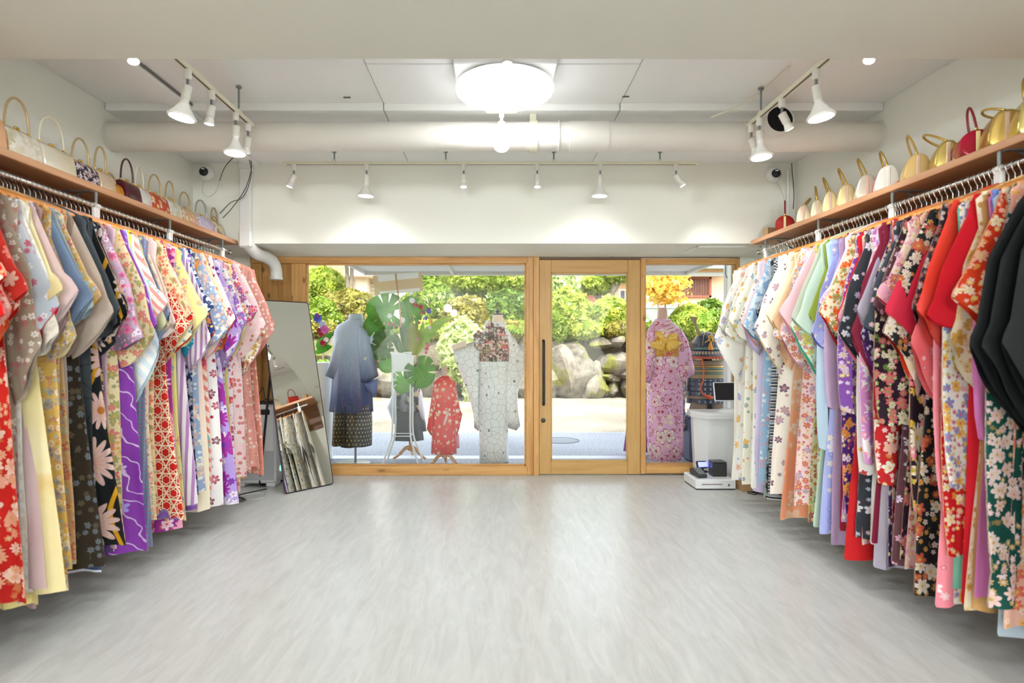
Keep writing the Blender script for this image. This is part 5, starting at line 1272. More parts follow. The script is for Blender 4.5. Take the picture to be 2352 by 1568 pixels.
# --- red child's kimono
Z = 5.85; X0 = PX(1021, Z)
ts = tripod("light wooden tripod stand under the red child's kimono", X0, Z, .95)
MB().lathe([(.05, .87), (.03, .90), (.02, .93), (.028, .955), (.02, .985), (.008, 1.0)], 16).build('neck_finial', SKINP, ts, 50)
k = thing('child_kimono', 'bright red child kimono with white and yellow flowers on wooden stand', 'kimono', (X0, Z, 0), 0, 'child kimono on display')
rm = cloth('red_child_cloth', 'spots', '#d81c14', '#e02a1c', ('#f6efe6', '#f2d0b8', '#e8b83c'), 11, .45, 12)
bodyloft([(.895, 0, .035, .035, 0), (.87, 0, .075, .05, 0), (.83, 0, .115, .065, 0), (.70, 0, .125, .08, 0), (.5, 0, .12, .085, 0), (.3, -.005, .12, .09, 0), (.135, -.005, .13, .095, 0)], 36, 4, .006, 6).build('body', rm, k, 180)
MB().lathe([(.045, .865), (.055, .885), (.042, .90), (.036, .90)], 24).build('collar', rm, k, 50)
MB().pillow(q2([(1003, 872), (993, 900), (986, 945), (980, 985), (990, 1000), (1002, 992), (1005, 950), (1008, 905)], Z, X0), .045, 0, 4, 3, rg, .004, 18).build('sleeve', rm, k, 180); MB().pillow(q2([(1040, 872), (1050, 900), (1057, 940), (1062, 950), (1055, 985), (1048, 1003), (1039, 990), (1036, 940), (1035, 900)], Z, X0), .045, 0, 4, 3, rg, .004, 18).build('sleeve', rm, k, 180)
MB().pillow(q2([(1048, 990), (1054, 1000), (1055, 1030), (1047, 1031)], Z, X0), .02, .04, 3, 3, rg, .003, 18).build('inner_hem', pmat('pink_lining', '#e88ca0', .6), k, 180)
MB().pillow(q2([(1029, 938), (1034, 945), (1026, 972), (1018, 978), (1020, 965)], Z, X0), .012, -.10, 3, 3).build('sash_end', pmat('sash_pink', '#f0b8a8', .6), k, 180)

# --- white lace kimono
Z = 5.95; X0 = PX(1135, Z)
ms = thing('mannequin', 'cream mannequin torso wearing the white line-patterned kimono', 'mannequin', (X0, Z, 0))
MB().lathe([(.09, 1.30), (.06, 1.40), (.052, 1.47), (.055, 1.50), (.05, 1.505)], 24, Matrix.Translation((.035, 0, 0))).build('neck', SKIN, ms, 50)
hc = MB().lathe([(.05, 1.505), (.053, 1.515), (.03, 1.522), (.012, 1.527), (.02, 1.54), (.018, 1.552), (.005, 1.556)], 20, Matrix.Translation((.035, 0, 0))).build('neck_cap', BLACK, ms, 50)
MB().tube([(-.28, 0, 1.22), (-.36, -.0, 1.19), (-.418, -.01, 1.165)], [.035, .032, .03], 12).build('arm', SKIN, ms, 60); MB().tube([(0, 0, .01), (0, 0, 1.3)], .014, 8).build('pole', STEEL, ms, 60); MB().lathe([(.15, 0), (.15, .01), (.02, .02)], 28).build('base_plate', STEEL, ms, 40)
k = thing('display_kimono', 'white kimono with grey hexagon line pattern and large obi bow', 'kimono', (X0, Z, 0))
lm_ = cloth('white_line_cloth', 'lattice', '#f1f3f2', '#e9eeee', ('#8f9498', '#999da2', '#64686e'), 15, .7, 21)
bodyloft([(1.385, .02, .075, .06, 0), (1.33, .01, .15, .08, 0), (1.22, 0, .155, .10, 0), (1.05, -.005, .145, .105, 0), (.85, -.005, .14, .11, 0), (.5, -.005, .145, .115, 0), (.25, -.01, .135, .11, 0), (.02, -.015, .125, .105, 0)], 44, 4, .005, 8).build('body', lm_, k, 180)
MB().lathe([(.08, 1.35), (.095, 1.38), (.07, 1.425), (.06, 1.425)], 28, Matrix.Translation((.03, 0, 0))).build('collar', lm_, k, 50)
MB().pillow(q2([(1112, 755), (1085, 785), (1040, 800), (1046, 830), (1062, 870), (1078, 915), (1090, 960), (1089, 982), (1099, 990), (1103, 975), (1101, 930), (1102, 870), (1106, 800)], Z, X0), .05, .0, 4, 3, rg, .008, 14).build('sleeve', lm_, k, 180)
MB().pillow(q2([(1160, 750), (1182, 775), (1192, 792), (1210, 797), (1214, 840), (1200, 868), (1190, 900), (1188, 950), (1195, 978), (1186, 989), (1160, 980), (1137, 966), (1150, 935), (1160, 860), (1162, 800)], Z, X0), .055, .01, 4, 3, rg, .008, 14).build('sleeve', lm_, k, 180)
MB().box(-.135, .125, -.112, -.09, PZ(842, Z), PZ(829, Z), .006).build('waist_fold', lm_, k, 0)
MB().pillow(q2([(1152, 985), (1168, 982), (1168, 1068), (1150, 1068)], Z, X0), .02, .05, 3, 3, rg, .004, 18).build('inner_hem', pmat('veil_white', '#f4f6f8', .6), k, 180)
om = cloth('obi_cloth', 'floral', '#8f7a3c', '#3a2420', ('#e8a098', '#f2ecdc', '#c8383c', '#9cc4cc'), 13, .5, 31)
bodyloft([(PZ(770, Z), 0, .15, .115, 0), (PZ(800, Z), 0, .152, .12, 0), (PZ(829, Z), 0, .15, .12, 0)], 40, 3, .001, 5).build('obi', om, k, 180)
bw = MB().pillow(q2([(1122, 775), (1100, 758), (1088, 770), (1090, 795), (1100, 805), (1118, 792)], Z, X0), .035, -.15, 4, 3, rg, .006, 30).build('bow_loop', om, k, 180)
MB().pillow(q2([(1128, 772), (1135, 750), (1158, 752), (1166, 772), (1160, 782), (1140, 782)], Z, X0), .04, -.155, 4, 3, rg, .006, 30).build('bow_loop', om, k, 180)
MB().pillow(q2([(1112, 770), (1116, 748), (1130, 740), (1142, 756), (1130, 775)], Z, X0), .04, -.145, 4, 3, rg, .006, 30).build('bow_loop', om, k, 180)
MB().pillow(q2([(1108, 782), (1135, 776), (1140, 800), (1122, 815), (1104, 800)], Z, X0), .035, -.16, 4, 3, rg, .006, 30).build('bow_tail', om, k, 180)
MB().pillow(q2([(1132, 790), (1155, 778), (1162, 790), (1144, 806)], Z, X0), .02, -.165, 3, 3, rg, .004, 30).build('bow_tail', om, k, 180)
MB().pillow(q2([(1143, 798), (1162, 790), (1163, 800), (1148, 800)], Z, X0), .008, -.17, 3, 3).build('red_inset', pmat('inset_red', '#d8342c', .6), k, 180)
MB().lathe([(.04*math.sin(math.pi*q_/8)+.0005, -.03*math.cos(math.pi*q_/8)) for q_ in range(9)], 14, Matrix.Translation((-.02, -.155, PZ(770, Z)))).build('bow_knot', pmat('knot_dark', '#2c2420', .7), k, 60)
MB().tube([(-.02, -.125, PZ(807, Z)), (.12, -.10, PZ(809, Z))], .004, 6).build('sash_cord', pmat('cord_pink', '#e0b0b0', .6), k, 60)
g = MB(); rr = random.Random(5)
for i in range(26):
    a = rr.uniform(math.pi*.9, math.pi*2.1); p = Vector((.03+.085*math.cos(a)-.02, .05*math.sin(a)-.01, 1.405+rr.uniform(-.02, .03))); rad = rr.uniform(.012, .022)
    g.lathe([(rad*math.sin(math.pi*q_/4)+.0004, -rad*math.cos(math.pi*q_/4)) for q_ in range(5)], 6, Matrix.Translation(p))
g.build('fluffy_trim', pmat('trim_white', '#f2f0ee', .9), k, 80)

# --- pink yukata
Z = 5.85; X0 = PX(1531, Z)
ms = thing('mannequin', 'pale wooden-necked mannequin wearing the pink yukata', 'mannequin', (X0, Z, 0))
MB().lathe([(.09, 1.36), (.065, 1.42), (.052, 1.48), (.047, 1.54), (.042, 1.565), (.02, 1.572)], 24, Matrix.Translation((-.04, 0, 0))).build('neck', SKINP, ms, 50)
for x in (-.05, .08): MB().tube([(x, 0, .008), (x, 0, .9)], .013, 10).build('leg_pole', STEEL, ms, 60)
MB().lathe([(.16, 0), (.16, .01), (.02, .016)], 28).build('base_plate', STEEL, ms, 40)
k = thing('display_yukata', 'pink yukata with large outlined blossoms and yellow bow', 'yukata', (X0, Z, 0))
pm_ = cloth('pink_yukata_cloth', 'bloom', '#eab8dc', '#e6b0d6', ('#f6efec', '#eec4de', '#b41c50', '#f0d4b4'), 7, .6, 44)
bodyloft([(1.435, -.04, .075, .06, 0), (1.40, -.03, .13, .08, 0), (1.33, -.02, .175, .095, 0), (1.15, -.02, .17, .11, 0), (.95, -.02, .165, .115, 0), (.6, -.02, .17, .12, 0), (.3, -.02, .165, .12, 0), (.075, -.02, .155, .115, 0)], 44, 4, .006, 9).build('body', pm_, k, 180)
MB().lathe([(.08, 1.40), (.095, 1.425), (.072, 1.46), (.064, 1.46)], 28, Matrix.Translation((-.04, 0, 0))).build('collar', pm_, k, 50)
MB().pillow(q2([(1558, 752), (1572, 775), (1580, 800), (1590, 845), (1589, 860), (1573, 868), (1566, 882), (1552, 862), (1548, 810), (1550, 775)], Z, X0), .05, -.07, 4, 3, rg, .006, 14).build('sleeve', pm_, k, 180)
MB().pillow(q2([(1500, 752), (1486, 785), (1475, 850), (1470, 872), (1488, 880), (1500, 850), (1504, 800)], Z, X0), .05, -.07, 4, 3, rg, .006, 14).build('sleeve', pm_, k, 180)
MB().pillow(q2([(1556, 880), (1566, 882), (1574, 1050), (1554, 1048)], Z, X0), .03, .02, 3, 3, rg, .004, 14).build('side_panel', pmat('pink_plain', '#d894bc', .6), k, 180)
ym = cloth('yellow_obi', 'spots', '#f0bc48', '#f4c658', ('#f6dca0', '#f4d48c'), 22, .5, 3)
bodyloft([(PZ(775, Z), -.02, .172, .115, 0), (PZ(818, Z), -.02, .168, .115, 0)], 36, 3, .001, 2).build('obi', cloth('yellow_band', 'floral', '#ecb23c', '#e4a834', ('#d85a78', '#f0c860'), 10, .5, 8), k, 180)
MB().pillow(q2([(1512, 786), (1496, 765), (1505, 759), (1515, 766), (1517, 785)], Z, X0), .03, -.135, 4, 3, rg, .004, 30).build('bow_loop', ym, k, 180)
MB().pillow(q2([(1519, 784), (1530, 766), (1545, 764), (1547, 780), (1532, 786)], Z, X0), .03, -.135, 4, 3, rg, .004, 30).build('bow_loop', ym, k, 180)
MB().pillow(q2([(1516, 778), (1500, 782), (1484, 785), (1488, 798), (1512, 808), (1520, 795)], Z, X0), .025, -.15, 4, 3, rg, .004, 30).build('bow_tail', ym, k, 180)
MB().pillow(q2([(1519, 780), (1540, 781), (1557, 787), (1545, 800), (1522, 807), (1518, 795)], Z, X0), .025, -.15, 4, 3, rg, .004, 30).build('bow_tail', ym, k, 180)
MB().lathe([(.028*math.sin(math.pi*q_/8)+.0005, -.03*math.cos(math.pi*q_/8)) for q_ in range(9)], 14, Matrix.Translation((PX(1518, Z)-X0, -.16, PZ(783, Z)))).build('bow_knot', ym, k, 60)
t = thing('purple_skirt', 'purple pink skirt cloth standing behind the door post', 'cloth', (PX(1474, 6.4), 6.4, 0))
bodyloft([(.66, 0, .10, .08, 0), (.4, 0, .15, .10, 0), (.06, .01, .20, .13, 0)], 36, 6, .012, 3).build('cloth', pmat('purple_cloth', '#8a3c8c', .6), t, 180); MB().pillow([(-.13, .3), (-.185, .19), (-.15, .17), (-.1, .2)], .03, -.05, 3, 3).build('sleeve_tip', pmat('pink_tip', '#c860a8', .6), t, 180); MB().tube([(0, 0, .0), (0, 0, .64)], .013, 8).build('pole', STEEL, t, 60)

# --- samurai armour
Z = 6.2; X0 = PX(1622, Z)
NAVY = pmat('armour_navy', '#2a3650', .4); TEAL = pmat('armour_teal', '#5a7a70', .4); BRN = pmat('armour_tan', '#8a7460', .6, noise=.25, nscale=60); ORG = pmat('lacing_orange', '#c8583c', .6); GLD = pmat('armour_gold', '#b8924c', .35, metal=.6); OCH = pmat('armour_ochre', '#9a8458', .5)
ar = thing('samurai_armour', 'samurai armour with horned helmet and tiered neck guard by the right window', 'armour', (X0, Z, 0))
zb0 = 1.165
he = MB().lathe([(.135, zb0), (.132, zb0+.03), (.122, zb0+.08), (.098, zb0+.13), (.06, zb0+.162), (.02, zb0+.175), (.004, zb0+.176)], 48, None, True, lambda q, z: 1 + .02*math.cos(16*q)).build('helmet_bowl', NAVY, ar, 50)
for i in range(8):
    a = 2*math.pi*i/8 + .2
    P = [(r_*math.cos(a)*1.03, r_*math.sin(a)*1.03, z_) for r_, z_ in ((.134, zb0+.03), (.124, zb0+.08), (.1, zb0+.13), (.06, zb0+.165))]
    MB().tube(P, .004, 6).build('helmet_rib', GLD, he, 60)
MB().lathe([(.12, zb0+.004), (.165, zb0-.012), (.168, zb0-.004), (.135, zb0+.014)], 48).build('helmet_brim', TEAL, ar, 50)
for i, (r0, r1, z0, z1, m_) in enumerate(((.145, .165, zb0-.005, zb0-.035, NAVY), (.162, .182, zb0-.03, zb0-.058, BRN), (.176, .196, zb0-.054, zb0-.078, NAVY), (.188, .205, zb0-.074, zb0-.105, ORG))):
    tier = MB().lathe([(r0*.98, z0), (r0, z0+.002), (r1, z1), (r1*.98, z1)], 48, None, False).build('neck_guard_tier', m_, ar, 40)
    if i in (1, 3):
        g = MB()
        for j in range(36):
            a = 2*math.pi*j/36; c, s_ = math.cos(a), math.sin(a)
            g.tube([(r0*1.02*c, r0*1.02*s_, z0), (r1*1.03*c, r1*1.03*s_, z1)], .0035, 5)
        g.build('lacing', pmat('lacing_pale', '#c8c4b8', .6) if i == 1 else pmat('lacing_rust', '#a8483a', .6), tier, 60)
for sx in (-1, 1):
    hp = [(.07, 1.30), (.113, 1.40), (.122, 1.45), (.105, 1.49), (.196, 1.50), (.168, 1.455), (.138, 1.39), (.10, 1.29)]
    MB().prism([(sx*x, z) for x, z in (hp if sx > 0 else hp)], -.055, -.043).build('horn', OCH, ar, 0)
    MB().pillow([(sx*x, z) for x, z in ((.13, 1.22), (.19, 1.24), (.21, 1.17), (.17, 1.14), (.14, 1.15))], .015, -.03, 3, 2).build('helmet_wing', BRN, ar, 180)
cdk = MB().tube(bez([(-.06, -.13, zb0+.06), (-.02, -.135, zb0+.09), (0, -.135, zb0+.12), (.02, -.135, zb0+.09), (.06, -.13, zb0+.06)], 20), .006, 6).tube(bez([(-.025, -.13, zb0+.12), (0, -.135, zb0+.135), (.025, -.13, zb0+.12), (0, -.138, zb0+.06), (-.025, -.13, zb0+.12)], 20), .006, 6).build('gold_cord', pmat('cord_gold', '#d8a840', .6), ar, 60)
MB().lathe([(.006, zb0+.06), (.014, zb0+.05), (.03, zb0-.012), (.026, zb0-.015)], 14, Matrix.Translation((-.01, -.15, 0))).build('tassel', pmat('tassel_amber', '#d08a30', .7), cdk, 50)
MB().pillow([(-.06, 1.12), (.06, 1.12), (.05, 1.03), (0, 1.0), (-.05, 1.03)], .05, -.03, 3, 2).build('face_guard', pmat('mask_dark', '#3c3430', .4), ar, 180)
zz = PZ(828, Z)
bands = [(.05, BRN, .17), (.02, GLD, .175), (.02, TEAL, .178), (.03, OCH, .18), (.02, TEAL, .182), (.045, OCH, .185), (.03, NAVY, .19), (.05, NAVY, .195), (.05, NAVY, .2), (.045, NAVY, .2), (.035, BRN, .205), (.05, NAVY, .2)]
z_ = zz
for i, (h_, m_, a) in enumerate(bands):
    bd = bodyloft([(z_, 0, a, .12, 0), (z_-h_+.004, 0, a+.004, .125, 0)], 36, 3, 0, i).build('lamellar_band', m_, ar, 60)
    if m_ is NAVY:
        g = MB()
        for j in range(7):
            x = -.16+.053*j
            if abs(x) < a*.9:
                yy = -.126*math.sqrt(max(0, 1-(x/(a+.004))**2)) - .002
                for d in (-1, 1): g.tube([(x-.008*d, yy, z_-h_*.25), (x+.008*d, yy, z_-h_*.75)], .0025, 4)
        g.build('cross_lacing', pmat('lacing_cream', '#c8cccc', .6), bd, 60)
    z_ -= h_
MB().tube(bez([(-.09, -.14, zz+.03), (-.08, -.15, zz-.08), (-.085, -.15, zz-.2), (-.11, -.15, zz-.27), (-.09, -.15, zz-.33), (-.05, -.15, zz-.36)], 24), .008, 8).build('orange_cord', pmat('cord_orange', '#d85a20', .6), ar, 60)
MB().lathe([(.008, 0), (.018, .02), (.022, .06), (.018, .065)], 12, Matrix.Translation((-.055, -.15, zz-.35)) @ Matrix.Rotation(R(120), 4, 'Y')).build('cord_tassel', pmat('cord_orange', '#d85a20', .6), ar, 50)
for sx in (-1, 1):
    MB().pillow([(sx*.2, zz+.02), (sx*.29, zz-.01), (sx*.31, zz-.3), (sx*.22, zz-.32)], .035, 0, 3, 2).build('shoulder_guard', NAVY, ar, 180)
    MB().pillow([(sx*x, z) for x, z in ((.22, zz-.2), (.26, zz-.2), (.30, zz-.55), (.25, zz-.75), (.22, zz-.72), (.24, zz-.5))], .03, -.04, 3, 2).build('brocade_sleeve', cloth('armour_brocade', 'floral', '#6a7098', '#7c82a4', ('#c8b8a0', '#a86858', '#d8d4c8'), 14, .6, 6+sx), ar, 180)
    MB().pillow([(sx*.02, z_+.02), (sx*.19, z_+.02), (sx*.23, z_-.12), (sx*.03, z_-.12)], .02, -.09, 3, 2).build('skirt_plate', BRN, ar, 180)
ch = thing('armour_chest', 'dark navy box stand carrying the samurai armour', 'chest', (X0+.03, Z+.02, 0))
MB().box(-.25, .27, -.17, .17, 0, .45, .02).build('box', pmat('chest_navy', '#46536b', .5), ch, 0); MB().box(-.26, .28, -.18, .18, .45, .475, .008).build('lid', pmat('chest_navy', '#46536b', .5), ch, 0); MB().box(-.10, .10, -.06, .06, .475, z_+.02, .006).build('support_block', BLACKP, ch, 0)

# ================================================================ STREET AND GARDEN OUTSIDE
def ground_mat(nm, c0, c1, sc, bump=.4):
    m, t, b = newmat(nm); tc = t.nodes.new('ShaderNodeTexCoord')
    n1 = t.nodes.new('ShaderNodeTexNoise'); n1.inputs['Scale'].default_value = sc; n1.inputs['Detail'].default_value = 6; t.links.new(tc.outputs['Object'], n1.inputs[0])
    n2 = t.nodes.new('ShaderNodeTexNoise'); n2.inputs['Scale'].default_value = .8; n2.inputs['Detail'].default_value = 3; t.links.new(tc.outputs['Object'], n2.inputs[0])
    av = t.nodes.new('ShaderNodeMath'); av.operation = 'MULTIPLY_ADD'; av.inputs[1].default_value = .4; t.links.new(n2.outputs[0], av.inputs[0]); t.links.new(n1.outputs[0], av.inputs[2])
    cr = t.nodes.new('ShaderNodeValToRGB'); cr.color_ramp.elements[0].color = (*srgb(c0), 1); cr.color_ramp.elements[1].color = (*srgb(c1), 1); cr.color_ramp.elements[0].position = .58; cr.color_ramp.elements[1].position = .82
    t.links.new(av.outputs[0], cr.inputs[0]); t.links.new(cr.outputs[0], b.inputs['Base Color']); b.inputs['Roughness'].default_value = .85
    bp = t.nodes.new('ShaderNodeBump'); bp.inputs['Strength'].default_value = bump; bp.inputs['Distance'].default_value = .02; t.links.new(n1.outputs[0], bp.inputs['Height']); t.links.new(bp.outputs[0], b.inputs['Normal'])
    return m
YW = 13.0
tag(MB().box(-16, 16, 5.7, 8.15, -.1, -.002).build('road', ground_mat('asphalt', '#7f838a', '#a4a9b0', 45), None, 0), 'grey asphalt road in front of the shop', 'road', kind='structure')
tag(MB().box(-16, 16, 8.15, YW+1.2, -.1, 0).build('sunlit_tone_verge', ground_mat('gravel_sunlit_tone', '#5e584c', '#b0a590', 70, 1.0), None, 0), 'rough asphalt verge, sunlit warmth in its colour, below the stone wall', 'road', kind='structure')  # warm tone starts where the building's shade ends: sunlight painted into the colour
tag(MB().box(-9, 9, 5.6, 5.72, -.1, 0).build('threshold_strip', ground_mat('threshold_concrete', '#a8a49c', '#c0bcb4', 30), None, 0), 'concrete strip along the shop front', 'kerb', kind='structure')
tag(MB().box(-16, 16, 6.25, 6.42, -.004, .002).build('road_line', pmat('road_paint', '#d4d9de', .8, noise=.08, nscale=30), None, 0), 'white painted edge line on the road', 'road marking', kind='structure')
mh = thing('manhole_cover', 'round grey manhole cover in the road', 'manhole', (PX(1288, 7.44), 7.44, 0))
MHM = pmat('manhole_iron', '#7c8288', .6)
MB().lathe([(.21, -.01), (.21, .003), (.19, .004)], 28).build('plate', MHM, mh, 40); MB().lathe([(.22, -.01), (.235, -.01), (.235, .004), (.22, .004)], 28, None, False).build('rim', pmat('manhole_rim', '#6a7076', .6), mh, 40)

# awning over the shop front
aw = thing('shop_awning', 'flat grey white awning over the shop front outside the glass', 'awning', (0, 0, 0))
AWM = pmat('awning_sheet', '#cfd2cf', .5); AWF = pmat('awning_frame', '#dcdcd2', .5)
ax0, ax1, ay1, az = PX(836, 6.7), PX(1580, 6.7), 6.7, 1.995
MB().box(ax0, ax1, 5.7, ay1, az+.03, az+.045).build('sheet', AWM, aw, 0)
for x in (ax0, ax0+(ax1-ax0)*.27, ax0+(ax1-ax0)*.52, ax0+(ax1-ax0)*.76, ax1-.03): MB().box(x, x+.03, 5.7, ay1, az, az+.03, .002).build('rib', AWF, aw, 0)
MB().box(ax0, ax1, ay1-.03, ay1+.02, az-.008, az+.06, .003).build('front_beam', AWF, aw, 0)
for x in (ax0, ax1): MB().tube([(x, ay1-.05, az+.05), (x, 5.7, 2.5)], .01, 8).build('stay_rod', BLACK, aw, 60)
po = thing('street_post', 'white square post outside at the right end of the shop front', 'post', (PX(1676, 5.86), 5.86, 0)); MB().box(-.045, .045, -.045, .045, 0, 2.6, .004).build('shaft', PLASTIC, po, 0); MB().tube([(-.06, -.05, 2.0), (-.06, -.05, 1.9), (-.05, -.06, 1.86)], .008, 8).build('hook', STEEL, po, 60)

# stone retaining wall, every stone its own piece
ROCK = []
for i, (a, b_) in enumerate((('#45423a', '#857d6e'), ('#423d30', '#776f5a'), ('#504a40', '#8f8678'))):
    m, t, b = newmat('rock'); tc = t.nodes.new('ShaderNodeTexCoord'); n1 = t.nodes.new('ShaderNodeTexNoise'); n1.inputs['Scale'].default_value = 4; n1.inputs['Detail'].default_value = 10; n1.inputs['Roughness'].default_value = .7; t.links.new(tc.outputs['Object'], n1.inputs[0])
    cr = t.nodes.new('ShaderNodeValToRGB'); E = cr.color_ramp.elements; E[0].color = (*srgb(a), 1); E[1].color = (*srgb(b_), 1); E[0].position = .35; E[1].position = .65; t.links.new(n1.outputs[0], cr.inputs[0])
    n3 = t.nodes.new('ShaderNodeTexNoise'); n3.inputs['Scale'].default_value = 2.2; n3.inputs['Detail'].default_value = 8; t.links.new(tc.outputs['Object'], n3.inputs[0])
    mr = t.nodes.new('ShaderNodeMapRange'); mr.inputs[1].default_value = .54; mr.inputs[2].default_value = .66; t.links.new(n3.outputs[0], mr.inputs[0])
    mx = t.nodes.new('ShaderNodeMix'); mx.data_type = 'RGBA'; mx.inputs[7].default_value = (*srgb('#6a6a2c'), 1); t.links.new(mr.outputs[0], mx.inputs[0]); t.links.new(cr.outputs[0], mx.inputs[6])
    t.links.new(mx.outputs[2], b.inputs['Base Color']); b.inputs['Roughness'].default_value = .9
    bp = t.nodes.new('ShaderNodeBump'); bp.inputs['Strength'].default_value = .7; bp.inputs['Distance'].default_value = .06; t.links.new(n1.outputs[0], bp.inputs['Height']); t.links.new(bp.outputs[0], b.inputs['Normal'])
    ROCK.append(m)
def rock(par, c, sx, sy, sz, seed, rot=0.0):
    rng = random.Random(seed); nu, nv = 14, 9
    ks = [(Vector((rng.uniform(-1, 1), rng.uniform(-1, 1), rng.uniform(-1, 1))).normalized(), rng.uniform(.62, .92)) for _ in range(9)]
    rr = []
    for j in range(nv+1):
        ph = math.pi*j/nv; ring = []
        for i in range(nu):
            th = 2*math.pi*i/nu
            d = Vector((max(math.sin(ph), .02)*math.cos(th), max(math.sin(ph), .02)*math.sin(th), -math.cos(ph)))
            r = 1.05
            for (n_, h_) in ks:                       # cut flat facets
                q = d.dot(n_)
                if q > .05: r = min(r, h_/q)
            r = min(r, 1.05)*(1+.035*math.sin(d.x*9+seed)+.03*math.sin(d.z*11+seed*2))
            x, z = d.x*r*sx, d.z*r*sz
            x, z = x*math.cos(rot)-z*math.sin(rot), x*math.sin(rot)+z*math.cos(rot)
            ring.append((c[0]+x, c[1]+d.y*r*sy, c[2]+z))
        rr.append(ring)
    return MB().rings(rr, True, True).build('stone', ROCK[seed % 3], par, 28)
sw = struct('stone_wall', 'rough natural stone retaining wall across the road', 'wall')
MB().box(-9, 9, YW+.45, YW+1.1, -.05, 1.25).build('earth_core', pmat('earth', '#5c5340', .95, noise=.2), sw, 0)
def rk(px, py, w, h, seed, dep=.4, rot=0, dz=0): rock(sw, (PX(px, YW), YW+.35+dz, PZ(py, YW)), w/2*YW/F, dep, h/2*YW/F, seed, rot)
# big boulder seen through the door, and its neighbours
rk(1325, 855, 150, 150, 3, .45, .25); rk(1290, 850, 90, 140, 11, .5, .3, -.05); rk(1370, 880, 66, 100, 5, .4, -.3, -.08); rk(1382, 790, 70, 34, 7, .35, .1); rk(1425, 782, 40, 34, 8, .35); rk(1415, 832, 96, 62, 12, .4, -.15); rk(1405, 868, 58, 24, 13, .35, -.1); rk(1392, 895, 26, 38, 14, .3); rk(1415, 897, 30, 36, 15, .3); rk(1445, 895, 34, 40, 16, .35); rk(1440, 858, 40, 30, 18, .35); rk(1475, 870, 60, 84, 19, .4); rk(1470, 800, 60, 60, 20, .4)
rng = random.Random(77)
x = 640
while x < 1260:
    w_ = rng.choice((60, 80, 110, 130)); h1 = rng.uniform(60, 95)
    rk(x+w_/2, 915-h1/2, w_*1.12, h1*1.15, rng.randint(20, 900), .4, rng.uniform(-.2, .2))
    rk(x+w_/2+rng.uniform(-12, 12), 915-h1-(150-h1)/2+4, w_*1.1, (150-h1)*1.2, rng.randint(20, 900), .38, rng.uniform(-.2, .2), .06)
    x += w_*.98
x = 1505
while x < 1800:
    w_ = rng.choice((50, 70, 90)); h1 = rng.uniform(60, 90)
    rk(x+w_/2, 915-h1/2, w_*1.15, h1*1.15, rng.randint(20, 900), .4, rng.uniform(-.2, .2)); rk(x+w_/2+rng.uniform(-10, 10), 915-h1-(150-h1)/2, w_*1.1, (150-h1)*1.2, rng.randint(20, 900), .38, rng.uniform(-.2, .2), .06); x += w_
g = MB(); g.add([(-14, YW+.5, 1.2), (14, YW+.5, 1.2), (14, 17, 1.75), (-14, 17, 1.75), (14, 30, 2.2), (-14, 30, 2.2)], [(0, 1, 2, 3), (3, 2, 4, 5)])
tag(g.build('garden_bank', pmat('garden_soil', '#6a6040', .95, noise=.3, nscale=4), None, 0), 'raised garden soil above the stone wall', 'ground', kind='structure')

# foliage
def leaves(pts_n, radii, size, rng, fill=.35, hemi=False, elong=1.9, up=.2):
    """scatter small folded leaves over an ellipsoid shell; returns verts, faces"""
    n = pts_n; d = rng.normal(size=(n, 3)); d /= np.linalg.norm(d, axis=1)[:, None]
    if hemi: d[:, 2] = np.abs(d[:, 2])
    r = 1 - fill*rng.random(n)**(1.6 if fill < .9 else .8)
    lump = 1 + .05*np.sin(d[:, 0]*7+1.3)*np.sin(d[:, 2]*8) + .06*np.sin(d[:, 1]*11+d[:, 0]*5)
    c = d*(r*lump)[:, None]*np.array(radii)
    nrm = d*.6 + rng.normal(size=(n, 3))*.7 + np.array([0, 0, up]); nrm /= np.linalg.norm(nrm, axis=1)[:, None]
    t = np.cross(nrm, rng.normal(size=(n, 3))); t /= np.linalg.norm(t, axis=1)[:, None]; b_ = np.cross(nrm, t)
    s = size*(.6+.8*rng.random(n))[:, None]
    v = np.stack([c - t*s*elong/2, c + b_*s*.5 + nrm*s*.12, c + t*s*elong/2, c - b_*s*.5 + nrm*s*.12], 1).reshape(-1, 3)
    k = np.arange(n)*4; f = np.stack([np.stack([k, k+1, k+2], 1), np.stack([k, k+2, k+3], 1)], 1).reshape(-1, 3)
    return v, f
def raw(name, v, f, m, parent=None, kind=None):
    me = bpy.data.meshes.new(name); nv, nf = len(v), len(f)
    me.vertices.add(nv); me.vertices.foreach_set('co', v.astype(np.float32).ravel())
    me.loops.add(nf*3); me.loops.foreach_set('vertex_index', f.astype(np.int32).ravel())
    me.polygons.add(nf); me.polygons.foreach_set('loop_start', np.arange(nf, dtype=np.int32)*3); me.polygons.foreach_set('loop_total', np.full(nf, 3, dtype=np.int32))
    me.update(calc_edges=True); me.materials.append(m)
    return inst(name, me, parent, kind)
LM = {'bright': leafmat('hedge_bright', '#7f9a2c', '#c8d060', .45), 'mid': leafmat('hedge_mid', '#5f7a26', '#9db444', .4), 'olive': leafmat('hedge_olive', '#75702c', '#b0a850', .4), 'deep': leafmat('hedge_deep', '#3f5c20', '#7c9838', .35), 'pale': leafmat('shrub_pale', '#a4b86a', '#dce4ac', .5), 'fall': leafmat('autumn_leaf', '#e0a03c', '#f0e070', .5, .5, 3), 'fern': leafmat('fern_leaf_green', '#6c9c30', '#a8cc50', .45)}
TRUNK = pmat('bark', '#6e6450', .9, noise=.3, nscale=14, bump=.6, bscale=30); TRUNKP = pmat('bark_pale', '#b09a6c', .9, noise=.2, nscale=10)
nr = np.random.default_rng(5)
